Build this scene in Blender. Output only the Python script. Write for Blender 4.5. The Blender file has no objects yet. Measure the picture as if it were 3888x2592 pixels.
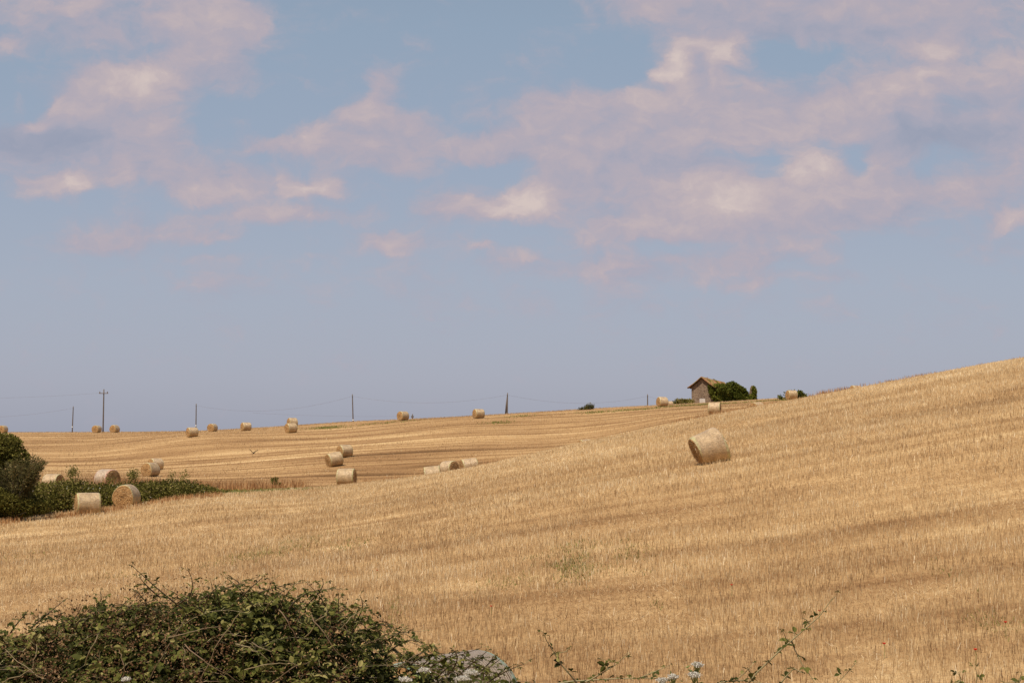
import bpy, math, random
import numpy as np
from mathutils import Vector, Matrix, Euler

R_ = math.radians
rng = np.random.default_rng(7)
scene = bpy.context.scene
COL = scene.collection

# ------------------------------------------------------------------ camera model
FPX = 5400.0
PITCH = math.atan(404.0 / FPX)
CP, SP = math.cos(PITCH), math.sin(PITCH)

def uv_of(x, y):
    """photo position -> (X/Y, Z/Y) slopes seen from the camera point"""
    dx = (x - 1944.0) / FPX
    dy = (1296.0 - y) / FPX
    f = CP - SP * dy
    return dx / f, (SP + CP * dy) / f

def v_of(y):
    return uv_of(1944, y)[1]

# ------------------------------------------------------------------ terrain
def pchip_slopes(x, y):
    h = np.diff(x, axis=1); d = np.diff(y, axis=1) / h
    m = np.zeros_like(y)
    s = d[:, 1:] * d[:, :-1] > 0
    w1 = 2 * h[:, 1:] + h[:, :-1]; w2 = h[:, 1:] + 2 * h[:, :-1]
    with np.errstate(divide='ignore', invalid='ignore'):
        hm = (w1 + w2) / (w1 / d[:, :-1] + w2 / d[:, 1:])
    soft = np.where(s, hm, 0.0)
    # crests and dips stay rounded: no forced flat spot, a share of the plain average instead
    avg = (d[:, :-1] * h[:, 1:] + d[:, 1:] * h[:, :-1]) / (h[:, 1:] + h[:, :-1])
    m[:, 1:-1] = 0.55 * soft + 0.45 * avg
    m[:, 0] = d[:, 0]; m[:, -1] = d[:, -1]
    return m

def hermite(x, y, m, q):
    n = len(q)
    k = np.clip((x <= q[:, None]).sum(axis=1) - 1, 0, x.shape[1] - 2)
    i = np.arange(n)
    x0, x1 = x[i, k], x[i, k + 1]; h = x1 - x0
    t = np.clip((q - x0) / h, 0, 1)
    y0, y1, m0, m1 = y[i, k], y[i, k + 1], m[i, k], m[i, k + 1]
    t2, t3 = t * t, t * t * t
    return (2*t3 - 3*t2 + 1)*y0 + (t3 - 2*t2 + t)*h*m0 + (-2*t3 + 3*t2)*y1 + (t3 - t2)*h*m1

CX = np.array([-900, 0, 340, 730, 1318, 1750, 2200, 2700, 3300, 3888, 4800], float)
CU = (CX - 1944) / FPX
KY = []; KZ = []
def knot(Y, Z):
    Y = np.array(Y, float) if np.ndim(Y) else np.full(len(CX), float(Y))
    Z = np.array(Z, float) if np.ndim(Z) else np.full(len(CX), float(Z))
    KY.append(Y); KZ.append(Z)
knot(-60, -1.6)
knot(3, -1.8)
knot(11, -3.7)
knot(24, [-4.7, -4.55, -4.45, -4.3, -4.1, -4.05, -3.95, -3.8, -3.6, -3.35, -3.1])
knot(58, [-5.0, -4.6, -4.3, -3.95, -3.3, -2.5, -1.6, -0.72, 0.45, 1.5, 2.8])
yc = np.array([84, 86, 92, 99, 113, 116, 118, 120, 124, 128, 132], float)
pc = [2080, 1985, 1938, 1888, 1842, 1787, 1688, 1583, 1470, 1364, 1215]
knot(yc, [v_of(p) * y for p, y in zip(pc, yc)])
knot([102, 106, 108, 116, 127, 130, 135, 140, 150, 152, 155],
     [-4.6, -3.5, -3.2, -3.7, -3.6, -2.8, -0.8, 1.9, 4.2, 7.0, 10.0])
knot(165, [-3.0, -2.7, -2.7, -2.2, -0.8, -0.1, 0.6, 3.45, 4.4, 7.3, 10.2])
knot(205, [-0.6, -0.3, -0.1, 1.5, 2.2, 3.7, 4.5, 5.9, 6.7, 8.6, 11.0])
yr = np.array([276, 275, 275, 262, 240, 226, 224, 232, 235, 240, 240], float)
pr = [1641, 1641, 1641, 1637, 1603, 1583, 1557, 1531, 1497, 1480, 1470]
zr = np.array([v_of(p) * y for p, y in zip(pr, yr)])
knot(yr, zr)
knot(yr + 45, zr * (yr + 45) / yr - np.array([.1, .1, .1, .1, .3, .3, .3, .05, .05, .3, .3]))
knot(800, zr - 8)
knot(4000, -45)
KY = np.array(KY).T; KZ = np.array(KZ).T
def natural_slopes(x, y):
    """least wiggly C1 slopes across the columns"""
    d = np.diff(y, axis=0) / np.diff(x)[:, None]
    h = np.diff(x)[:, None]
    m = np.zeros_like(y)
    m[1:-1] = (d[:-1] * h[1:] + d[1:] * h[:-1]) / (h[1:] + h[:-1])
    m[0] = d[0]; m[-1] = d[-1]
    return m
# the slopes must crest exactly where the photo shows the fold between near and far slope
for it in range(6):
    for c in range(4, len(CX)):
        q = np.linspace(60, KY[c, 5] + 9, 300)
        ky, kz = np.tile(KY[c], (300, 1)), np.tile(KZ[c], (300, 1))
        z = hermite(ky, kz, pchip_slopes(ky, kz), q)
        KZ[c, 5] += (v_of(pc[c] + 1) - (z / q).max()) * yc[c] * .9
MY, MZ = natural_slopes(CU, KY), natural_slopes(CU, KZ)

def across(u, K, M):
    u = np.clip(u, CU[0], CU[-1])
    k = np.clip(np.searchsorted(CU, u, 'right') - 1, 0, len(CU) - 2)
    h = CU[k + 1] - CU[k]; t = ((u - CU[k]) / h)[:, None]; h = h[:, None]
    t2, t3 = t*t, t*t*t
    return (2*t3-3*t2+1)*K[k] + (t3-2*t2+t)*h*M[k] + (-2*t3+3*t2)*K[k+1] + (t3-t2)*h*M[k+1]

def hash2(ix, iy, seed):
    h = (ix.astype(np.int64) * 374761393 + iy.astype(np.int64) * 668265263 + seed * 1442695041) & 0xffffffff
    h = ((h ^ (h >> 13)) * 1274126177) & 0xffffffff
    return ((h ^ (h >> 16)) & 0xffff) / 65535.0

def vnoise(x, y, seed=0):
    x = np.asarray(x, float); y = np.asarray(y, float)
    ix, iy = np.floor(x), np.floor(y); fx, fy = x - ix, y - iy
    fx = fx*fx*(3-2*fx); fy = fy*fy*(3-2*fy)
    a = hash2(ix, iy, seed); b = hash2(ix+1, iy, seed); c = hash2(ix, iy+1, seed); d = hash2(ix+1, iy+1, seed)
    return (a*(1-fx)+b*fx)*(1-fy) + (c*(1-fx)+d*fx)*fy

def fbm(x, y, seed=0, octv=4):
    s = 0; a = .5; n = 0
    for o in range(octv):
        s = s + a * vnoise(x * 2**o, y * 2**o, seed + o * 17); n += a; a *= .5
    return s / n

def ground_z(X, Y):
    X = np.atleast_1d(np.asarray(X, float)); Y = np.atleast_1d(np.asarray(Y, float))
    u = X / np.maximum(Y, 3.0)
    out = np.empty(len(X))
    for a in range(0, len(X), 60000):
        s = slice(a, a + 60000)
        ky = across(u[s], KY, MY); kz = across(u[s], KZ, MZ)
        out[s] = hermite(ky, kz, pchip_slopes(ky, kz), Y[s])
    out += (fbm(X * .11, Y * .11, 5, 3) - .5) * .16 * np.clip((Y - 10) / 20, 0, 1)
    return out

def gz(X, Y):
    return float(ground_z([X], [Y])[0])

def hit(x, y, y0=14.0, y1=300.0):
    """where the sight line through a photo position first meets the ground"""
    u, v = uv_of(x, y)
    Ys = np.linspace(y0, y1, 3000)
    d = ground_z(u * Ys, Ys) - v * Ys
    k = np.argmax(d > 0)
    if d[k] <= 0: k = len(Ys) - 1
    return u * Ys[k], Ys[k]

# ------------------------------------------------------------------ object helpers
def np_mesh(name, V, quads=None, tris=None, attrs=None, smooth=False):
    V = np.asarray(V, np.float32)
    me = bpy.data.meshes.new(name)
    loops = []; starts = []; totals = []; pos = 0
    if quads is not None and len(quads):
        q = np.asarray(quads, np.int32); loops.append(q.ravel())
        starts.append(np.arange(len(q)) * 4); totals.append(np.full(len(q), 4)); pos = len(q) * 4
    if tris is not None and len(tris):
        t = np.asarray(tris, np.int32); loops.append(t.ravel())
        starts.append(pos + np.arange(len(t)) * 3); totals.append(np.full(len(t), 3))
    L = np.concatenate(loops); S = np.concatenate(starts); T = np.concatenate(totals)
    me.vertices.add(len(V)); me.vertices.foreach_set('co', V.ravel())
    me.loops.add(len(L)); me.loops.foreach_set('vertex_index', L.astype(np.int32))
    me.polygons.add(len(S)); me.polygons.foreach_set('loop_start', S.astype(np.int32))
    me.polygons.foreach_set('loop_total', T.astype(np.int32))
    me.polygons.foreach_set('use_smooth', np.full(len(S), bool(smooth)))
    me.update(calc_edges=True)
    for k, a in (attrs or {}).items():
        at = me.attributes.new(k, 'FLOAT', 'POINT'); at.data.foreach_set('value', np.asarray(a, np.float32))
    return me

def obj(name, me, mat=None, parent=None, loc=(0, 0, 0), rot=(0, 0, 0)):
    o = bpy.data.objects.new(name, me); COL.objects.link(o)
    if mat is not None and me is not None and not me.materials: me.materials.append(mat)
    o.parent = parent; o.location = loc; o.rotation_euler = rot
    return o

def tag(o, label=None, cat=None, group=None, kind=None):
    if label: o['label'] = label
    if cat: o['category'] = cat
    if group: o['group'] = group
    if kind: o['kind'] = kind
    return o

def thing(name, label, cat, loc=(0, 0, 0), rot=(0, 0, 0), group=None):
    return tag(obj(name, None, None, None, loc, rot), label, cat, group)

class MB:
    """collects simple solids into one mesh"""
    def __init__(s): s.V = []; s.Q = []; s.T = []; s.A = []
    def n(s): return sum(len(v) for v in s.V)
    def add(s, V, Q=None, T=None, a=0.5):
        b = s.n(); V = np.asarray(V, float); s.V.append(V)
        s.A.append(np.full(len(V), a) if np.ndim(a) == 0 else np.asarray(a))
        if Q is not None and len(Q): s.Q.append(np.asarray(Q) + b)
        if T is not None and len(T): s.T.append(np.asarray(T) + b)
    def box(s, c, h, rot=None, a=0.5):
        P = np.array([[x, y, z] for x in (-1, 1) for y in (-1, 1) for z in (-1, 1)], float) * np.array(h)
        if rot is not None: P = P @ np.array(rot.to_matrix()).T
        s.add(P + np.array(c), [[0, 1, 3, 2], [4, 6, 7, 5], [0, 4, 5, 1], [2, 3, 7, 6], [0, 2, 6, 4], [1, 5, 7, 3]], a=a)
    def tube(s, pts, rad, seg=6, a=0.5, cap=True):
        P = np.asarray(pts, float); n = len(P)
        rad = np.full(n, rad) if np.ndim(rad) == 0 else np.asarray(rad)
        T = np.gradient(P, axis=0); T /= np.linalg.norm(T, axis=1)[:, None] + 1e-9
        ref = np.array([0, 0, 1.0]) if abs(T[:, 2]).mean() < .8 else np.array([1.0, 0, 0])
        A = np.cross(T, ref); A /= np.linalg.norm(A, axis=1)[:, None] + 1e-9
        B = np.cross(T, A)
        th = np.arange(seg) / seg * 2 * np.pi
        V = P[:, None] + rad[:, None, None] * (np.cos(th)[None, :, None] * A[:, None] + np.sin(th)[None, :, None] * B[:, None])
        i = np.arange(n - 1)[:, None] * seg; j = np.arange(seg)[None]; j2 = (j + 1) % seg
        Q = np.stack([i + j, i + j2, i + seg + j2, i + seg + j], -1).reshape(-1, 4)
        VV = V.reshape(-1, 3); T3 = []
        if cap:
            c0, c1 = len(VV), len(VV) + 1
            VV = np.vstack([VV, P[0], P[-1]])
            for k in range(seg):
                k2 = (k + 1) % seg
                T3.append([c0, k2, k]); T3.append([c1, (n - 1) * seg + k, (n - 1) * seg + k2])
        s.add(VV, Q, T3, a)
    def build(s, name, mat, parent=None, smooth=False, loc=(0, 0, 0), rot=(0, 0, 0)):
        me = np_mesh(name, np.vstack(s.V), np.vstack(s.Q) if s.Q else None, np.vstack(s.T) if s.T else None,
                     {'tint': np.concatenate(s.A)}, smooth)
        return obj(name, me, mat, parent, loc, rot)

# ------------------------------------------------------------------ materials
def new_mat(name):
    m = bpy.data.materials.new(name); m.use_nodes = True
    nt = m.node_tree; b = nt.nodes['Principled BSDF']
    return m, nt, nt.nodes, nt.links, b

def ramp(nodes, stops, interp='LINEAR'):
    r = nodes.new('ShaderNodeValToRGB'); cr = r.color_ramp; cr.interpolation = interp
    while len(cr.elements) < len(stops): cr.elements.new(.5)
    for e, (p, c) in zip(cr.elements, stops): e.position = p; e.color = (*c, 1)
    return r

def math_node(nt, op, a, b=None, clamp=False):
    n = nt.nodes.new('ShaderNodeMath'); n.operation = op; n.use_clamp = clamp
    for i, v in enumerate((a, b)):
        if v is None: continue
        if isinstance(v, (int, float)): n.inputs[i].default_value = v
        else: nt.links.new(v, n.inputs[i])
    return n.outputs[0]

def noise_node(nt, vec, scale, detail=4, rough=.55, dist=0):
    n = nt.nodes.new('ShaderNodeTexNoise'); n.inputs['Scale'].default_value = scale
    n.inputs['Detail'].default_value = detail; n.inputs['Roughness'].default_value = rough
    n.inputs['Distortion'].default_value = dist
    if vec is not None: nt.links.new(vec, n.inputs['Vector'])
    return n

def mapping(nt, vec, scale):
    m = nt.nodes.new('ShaderNodeMapping'); m.inputs['Scale'].default_value = scale
    nt.links.new(vec, m.inputs['Vector']); return m.outputs[0]

def mix_col(nt, fac, a, b, blend='MIX'):
    n = nt.nodes.new('ShaderNodeMix'); n.data_type = 'RGBA'; n.blend_type = blend
    if isinstance(fac, (int, float)): n.inputs[0].default_value = fac
    else: nt.links.new(fac, n.inputs[0])
    for s, v in ((n.inputs[6], a), (n.inputs[7], b)):
        if isinstance(v, tuple): s.default_value = (*v, 1)
        else: nt.links.new(v, s)
    return n.outputs[2]

def bump(nt, h, strength, dist, b):
    n = nt.nodes.new('ShaderNodeBump'); n.inputs['Strength'].default_value = strength
    n.inputs['Distance'].default_value = dist
    nt.links.new(h, n.inputs['Height']); nt.links.new(n.outputs[0], b.inputs['Normal'])

def tint_mat(name, stops, rough=.8, spec=.2, trans=0.0, noise=0.0):
    """colour picked along a ramp by each leaf's or stalk's own tint"""
    m, nt, N, L, b = new_mat(name)
    a = N.new('ShaderNodeAttribute'); a.attribute_name = 'tint'
    f = a.outputs['Fac']
    if noise:
        g = N.new('ShaderNodeNewGeometry')
        nn = noise_node(nt, g.outputs['Position'], noise, 3)
        f = math_node(nt, 'ADD', f, math_node(nt, 'MULTIPLY', math_node(nt, 'SUBTRACT', nn.outputs['Fac'], .5), .5))
    r = ramp(N, stops); L.new(f, r.inputs[0]); L.new(r.outputs[0], b.inputs['Base Color'])
    b.inputs['Roughness'].default_value = rough; b.inputs['Specular IOR Level'].default_value = spec
    if trans:
        t = N.new('ShaderNodeBsdfTranslucent'); L.new(r.outputs[0], t.inputs['Color'])
        mx = N.new('ShaderNodeMixShader'); mx.inputs[0].default_value = trans
        out = N['Material Output']
        L.new(b.outputs[0], mx.inputs[1]); L.new(t.outputs[0], mx.inputs[2]); L.new(mx.outputs[0], out.inputs['Surface'])
    return m

STRAW = [(0.0, (.11, .050, .020)), (.3, (.305, .177, .082)), (.55, (.53, .36, .182)), (.8, (.72, .545, .31)), (1.0, (.90, .77, .55))]
M_straw = tint_mat('straw_stalk', STRAW, .75, .25, .25)
M_dry = tint_mat('dry_grass', [(0, (.19, .085, .036)), (.5, (.46, .24, .10)), (1, (.74, .49, .24))], .85, .1, .35)
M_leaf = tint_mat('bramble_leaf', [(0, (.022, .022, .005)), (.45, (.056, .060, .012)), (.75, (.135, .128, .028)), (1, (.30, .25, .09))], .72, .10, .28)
M_hedge = tint_mat('hedge_leaf', [(0, (.042, .036, .009)), (.45, (.135, .122, .026)), (.75, (.25, .21, .06)), (1, (.46, .34, .16))], .9, .04, .32)
M_tamarisk = tint_mat('feathery_leaf', [(0, (.05, .046, .015)), (.5, (.125, .108, .038)), (1, (.28, .21, .10))], .8, .1, .3)
M_ivy = tint_mat('ivy_leaf', [(0, (.034, .040, .007)), (.5, (.105, .115, .017)), (.8, (.20, .20, .03)), (1, (.34, .30, .07))], .75, .08, .3)
M_weed = tint_mat('weed_blade', [(0, (.09, .11, .018)), (.6, (.21, .22, .05)), (1, (.36, .31, .10))], .7, .2, .35)
M_cane = tint_mat('bramble_cane', [(0, (.06, .045, .02)), (.5, (.17, .105, .055)), (1, (.30, .27, .12))], .6, .3)
M_bark = tint_mat('bark', [(0, (.05, .04, .03)), (1, (.12, .09, .07))], .9, .1, 0, 8)
M_panicle = tint_mat('dead_flower', [(0, (.06, .026, .011)), (.6, (.16, .08, .036)), (1, (.34, .21, .11))], .85, .1, .2)
M_white = tint_mat('white_petal', [(0, (.46, .40, .32)), (1, (.70, .66, .58))], .7, .2, .25)
M_stem = tint_mat('green_stem', [(0, (.10, .13, .03)), (1, (.28, .29, .09))], .6, .3, .1)
M_poppy = tint_mat('poppy_petal', [(0, (.45, .015, .008)), (1, (.72, .04, .015))], .6, .2, .25)
M_wood = tint_mat('weathered_pole', [(0, (.06, .047, .04)), (.5, (.14, .11, .09)), (1, (.28, .23, .20))], .85, .15, 0, 3)
M_wire = tint_mat('wire', [(0, (.10, .06, .05)), (1, (.16, .1, .09))], .5, .3)
M_ceramic = tint_mat('insulator', [(0, (.10, .08, .07)), (1, (.2, .17, .15))], .3, .5)
M_marker = tint_mat('pole_marker', [(0, (.75, .73, .70)), (1, (.8, .78, .75))], .6, .3)
M_feather = tint_mat('feathers', [(0, (.025, .017, .011)), (.5, (.07, .045, .028)), (1, (.55, .46, .40))], .8, .1)

def ground_material():
    m, nt, N, L, b = new_mat('stubble_soil')
    g = N.new('ShaderNodeNewGeometry'); P = g.outputs['Position']
    rows = noise_node(nt, mapping(nt, P, (.02, .42, 0)), 1.0, 6, .62)
    patch = noise_node(nt, mapping(nt, P, (.05, .12, 0)), 1.0, 4, .55)
    fine = noise_node(nt, mapping(nt, P, (9, 4, 9)), 1.0, 6, .7)
    f = math_node(nt, 'MULTIPLY', rows.outputs['Fac'], .62)
    f = math_node(nt, 'ADD', f, math_node(nt, 'MULTIPLY', patch.outputs['Fac'], .28))
    f = math_node(nt, 'ADD', f, math_node(nt, 'MULTIPLY', fine.outputs['Fac'], .34))
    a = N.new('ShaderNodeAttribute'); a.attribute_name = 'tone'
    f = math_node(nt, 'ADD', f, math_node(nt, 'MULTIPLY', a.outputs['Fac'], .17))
    r = ramp(N, [(.38, (.10, .050, .018)), (.52, (.25, .135, .057)), (.65, (.40, .245, .112)), (.8, (.62, .44, .23))])
    L.new(f, r.inputs[0]); L.new(r.outputs[0], b.inputs['Base Color'])
    b.inputs['Roughness'].default_value = .95; b.inputs['Specular IOR Level'].default_value = .1
    bump(nt, fine.outputs['Fac'], .8, .08, b)
    return m
M_ground = ground_material()

def net_material(name, tone, edge=(.46, .50, .20), edge_w=.10, rings=.10):
    """straw seen through a glossy white net: matted straw, faint wrap rings, a coloured edge strip"""
    m, nt, N, L, b = new_mat(name)
    tc = N.new('ShaderNodeTexCoord'); P = tc.outputs['Object']
    fine = noise_node(nt, mapping(nt, P, (30, 34, 34)), 1.0, 5, .75, 1.6)
    mid = noise_node(nt, mapping(nt, P, (9, 10, 10)), 1.0, 4, .65, 1.8)
    big = noise_node(nt, P, 2.0, 3, .5)
    f = math_node(nt, 'ADD', math_node(nt, 'MULTIPLY', fine.outputs['Fac'], .55), math_node(nt, 'MULTIPLY', mid.outputs['Fac'], .38))
    f = math_node(nt, 'ADD', f, math_node(nt, 'MULTIPLY', big.outputs['Fac'], .2))
    r = ramp(N, [(.44, (.17, .08, .03)), (.54, tuple(.62 * c for c in tone)), (.63, tone), (.76, (.78, .62, .42))])
    L.new(f, r.inputs[0])
    straw = mix_col(nt, .6 if rings > .11 else 0.0, r.outputs[0], tuple(.8 * c for c in tone))
    s = N.new('ShaderNodeSeparateXYZ'); L.new(P, s.inputs[0])
    w = N.new('ShaderNodeTexWave'); w.wave_type = 'BANDS'; w.bands_direction = 'X'
    w.inputs['Scale'].default_value = 9.0 if rings > .11 else 7.0; w.inputs['Distortion'].default_value = 2.5 if rings > .11 else 5.0
    w.inputs['Detail'].default_value = 2; w.inputs['Detail Scale'].default_value = 1.5
    L.new(P, w.inputs['Vector'])
    c = mix_col(nt, math_node(nt, 'MULTIPLY', w.outputs['Fac'], rings), straw, (.80, .66, .52))
    if rings > .11: c = mix_col(nt, math_node(nt, 'MULTIPLY', math_node(nt, 'POWER', math_node(nt, 'SUBTRACT', 1.0, w.outputs['Fac']), 2.0), math_node(nt, 'MULTIPLY', mid.outputs['Fac'], 1.1, True)), c, (.12, .07, .045))
    e = math_node(nt, 'ABSOLUTE', s.outputs['X'])
    e = math_node(nt, 'MULTIPLY', math_node(nt, 'SUBTRACT', e, .66 - edge_w), 1 / .05, True)
    patchy = math_node(nt, 'MULTIPLY', math_node(nt, 'SUBTRACT', mid.outputs['Fac'], .36), 3.2, True)
    e = math_node(nt, 'MULTIPLY', e, math_node(nt, 'MULTIPLY', patchy, .8), True)
    c = mix_col(nt, e, c, edge)
    L.new(c, b.inputs['Base Color'])
    b.inputs['Roughness'].default_value = .33; b.inputs['Specular IOR Level'].default_value = .6
    h = math_node(nt, 'ADD', math_node(nt, 'MULTIPLY', f, 1.2), math_node(nt, 'MULTIPLY', w.outputs['Fac'], .1 + rings * .5))
    bump(nt, h, .9, .05, b)
    return m

def face_material():
    m, nt, N, L, b = new_mat('bale_end_straw')
    tc = N.new('ShaderNodeTexCoord'); P = tc.outputs['Object']
    s = N.new('ShaderNodeSeparateXYZ'); L.new(P, s.inputs[0])
    warp = noise_node(nt, P, 5, 4, .6)
    rr = math_node(nt, 'SQRT', math_node(nt, 'ADD', math_node(nt, 'POWER', s.outputs['Y'], 2.0),
                                         math_node(nt, 'POWER', math_node(nt, 'SUBTRACT', s.outputs['Z'], .7), 2.0)))
    rr = math_node(nt, 'ADD', rr, math_node(nt, 'MULTIPLY', warp.outputs['Fac'], .12))
    ring = noise_node(nt, None, 1, 5, .7)
    cx = N.new('ShaderNodeCombineXYZ'); L.new(math_node(nt, 'MULTIPLY', rr, 24), cx.inputs[0])
    ang = math_node(nt, 'ARCTAN2', math_node(nt, 'SUBTRACT', s.outputs['Z'], .7), s.outputs['Y'])
    L.new(math_node(nt, 'MULTIPLY', ang, 1.3), cx.inputs[1])
    L.new(cx.outputs[0], ring.inputs['Vector'])
    fine = noise_node(nt, P, 38, 4, .7, 1)
    f = math_node(nt, 'ADD', math_node(nt, 'MULTIPLY', ring.outputs['Fac'], .7), math_node(nt, 'MULTIPLY', fine.outputs['Fac'], .4))
    r = ramp(N, [(.38, (.11, .048, .018)), (.5, (.32, .17, .066)), (.62, (.52, .315, .14)), (.76, (.72, .50, .27))])
    L.new(f, r.inputs[0]); L.new(r.outputs[0], b.inputs['Base Color'])
    b.inputs['Roughness'].default_value = .9; b.inputs['Specular IOR Level'].default_value = .1
    bump(nt, f, 1.0, .06, b)
    return m
M_face = face_material()
M_net = net_material('net_wrap', (.53, .35, .165))
M_net_pink = net_material('net_wrap_pink_edge', (.52, .37, .24), (.60, .20, .12), .12)
M_net_green = net_material('net_wrap_green_edge', (.36, .26, .17), (.13, .36, .25), .12, .16)
M_net_pale = net_material('net_wrap_pale', (.58, .385, .195))

def stone_material():
    m, nt, N, L, b = new_mat('rubble_stone')
    tc = N.new('ShaderNodeTexCoord'); P = tc.outputs['Object']
    v = N.new('ShaderNodeTexVoronoi'); v.inputs['Scale'].default_value = 4.2; L.new(mapping(nt, P, (1, 1, 1.6)), v.inputs['Vector'])
    d = N.new('ShaderNodeTexVoronoi'); d.feature = 'DISTANCE_TO_EDGE'; d.inputs['Scale'].default_value = 4.2
    L.new(mapping(nt, P, (1, 1, 1.6)), d.inputs['Vector'])
    n = noise_node(nt, P, 1.1, 5, .6)
    s = N.new('ShaderNodeSeparateColor'); L.new(v.outputs['Color'], s.inputs[0])
    f = math_node(nt, 'ADD', math_node(nt, 'MULTIPLY', s.outputs[0], .6), math_node(nt, 'MULTIPLY', n.outputs['Fac'], .5))
    r = ramp(N, [(.15, (.072, .042, .024)), (.5, (.14, .088, .052)), (.8, (.215, .145, .09)), (1, (.35, .265, .18))])
    L.new(f, r.inputs[0])
    mort = math_node(nt, 'LESS_THAN', d.outputs['Distance'], .06)
    c = mix_col(nt, math_node(nt, 'MULTIPLY', mort, .5), r.outputs[0], (.34, .25, .19))
    L.new(c, b.inputs['Base Color']); b.inputs['Roughness'].default_value = .95
    bump(nt, d.outputs['Distance'], .8, .06, b)
    return m
M_stone = stone_material()

def tile_material():
    m, nt, N, L, b = new_mat('clay_tiles')
    tc = N.new('ShaderNodeTexCoord'); P = tc.outputs['Object']
    n = noise_node(nt, P, 5, 4, .65); g = noise_node(nt, P, .9, 5, .65)
    r = ramp(N, [(.3, (.13, .05, .025)), (.5, (.33, .125, .05)), (.7, (.48, .23, .11))])
    L.new(n.outputs['Fac'], r.inputs[0])
    s = N.new('ShaderNodeSeparateXYZ'); L.new(P, s.inputs[0])
    mossy = math_node(nt, 'MULTIPLY', math_node(nt, 'SUBTRACT', g.outputs['Fac'], .43), 5, True)
    c = mix_col(nt, mossy, r.outputs[0], (.19, .17, .035))
    L.new(c, b.inputs['Base Color']); b.inputs['Roughness'].default_value = .9
    bump(nt, n.outputs['Fac'], .6, .05, b)
    return m
M_tile = tile_material()
M_board = tint_mat('pale_boards', [(0, (.42, .36, .31)), (1, (.62, .55, .49))], .9, .1, 0, 6)
M_rafter = tint_mat('old_rafter', [(0, (.05, .032, .022)), (1, (.12, .08, .055))], .9, .1, 0, 4)

# ------------------------------------------------------------------ blades: stubble, grass, weeds
def blades(X, Y, Z, h, w, lean, tint, seg2=False, yaw=None):
    n = len(X)
    yaw = rng.uniform(0, np.pi, n) if yaw is None else yaw
    sx, sy = np.cos(yaw) * w / 2, np.sin(yaw) * w / 2
    la = rng.uniform(0, 2 * np.pi, n); l = lean * h
    tx, ty = np.cos(la) * l, np.sin(la) * l
    base = np.stack([X, Y, Z - .02], 1)
    side = np.stack([sx, sy, np.zeros(n)], 1)
    top = base + np.stack([tx, ty, h], 1)
    if seg2:
        mid = base + np.stack([tx * .3, ty * .3, h * .55], 1)
        V = np.stack([base - side, base + side, mid + side * .8, mid - side * .8, top + side * .15, top - side * .15], 1).reshape(-1, 3)
        b = np.arange(n)[:, None] * 6
        Q = np.concatenate([b + np.array([[0, 1, 2, 3]]), b + np.array([[3, 2, 4, 5]])])
        return V, Q, np.repeat(tint, 6)
    V = np.stack([base - side, base + side, top + side * .75, top - side * .75], 1).reshape(-1, 3)
    Q = np.arange(n)[:, None] * 4 + np.array([[0, 1, 2, 3]])
    return V, Q, np.repeat(tint, 4)

def sample_field(n, y0, y1, p, uw=.43):
    """positions whose count per square metre falls off as distance^-p"""
    t = rng.random(n); e = 2 - p
    Y = (y0**e + t * (y1**e - y0**e))**(1 / e) if abs(e) > 1e-6 else y0 * (y1 / y0)**t
    X = rng.uniform(-uw, uw, n) * Y
    return X, Y

def crest_y(X, Y):
    return np.interp(X / np.maximum(Y, 3), CU, yc)

TRACKS = [([(2860, 1617), (3257, 1548), (3656, 1489)], .45, -.42), ([(2820, 1645), (3000, 1620), (3300, 1586), (3560, 1560), (3888, 1500)], 1.3, -.16), ([(1500, 1960), (1800, 1915), (2342, 1843), (2768, 1801), (3065, 1771), (3500, 1725), (3888, 1690)], 1.2, .26),
          ([(1300, 1912), (1900, 1850), (2500, 1760), (2900, 1690), (3400, 1620)], .8, .14), ([(300, 2010), (700, 1960), (1000, 1930), (1400, 1885)], .9, .22), ([(2300, 2030), (2800, 1990), (3200, 2000), (3888, 1960)], .9, -.22),
          ([(2450, 1900), (3000, 1850), (3500, 1790), (3888, 1760)], .8, -.14), ([(0, 2060), (500, 2000), (900, 1970)], 1.0, -.12), ([(2700, 2290), (3200, 2230), (3888, 2190)], .5, -.2), ([(1700, 2130), (2200, 2120), (2700, 2080)], .7, -.2)]
TRACK_XY = []
def track_tone(X, Y):
    if not TRACK_XY:
        for pts, w, a in TRACKS:
            h = np.array([hit(*p) for p in pts]); TRACK_XY.append((h[np.argsort(h[:, 0])], w, a))
    t = 0
    for h, w, a in TRACK_XY:
        yy = np.interp(X, h[:, 0], h[:, 1]) + (fbm(X * .3, X * 0, 7, 2) - .5) * w
        inx = np.clip((X - h[0, 0]) / 3 + .5, 0, 1) * np.clip((h[-1, 0] - X) / 3 + .5, 0, 1)
        t = t + a * inx * np.exp(-((Y - yy) / w)**2)
    return t

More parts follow.
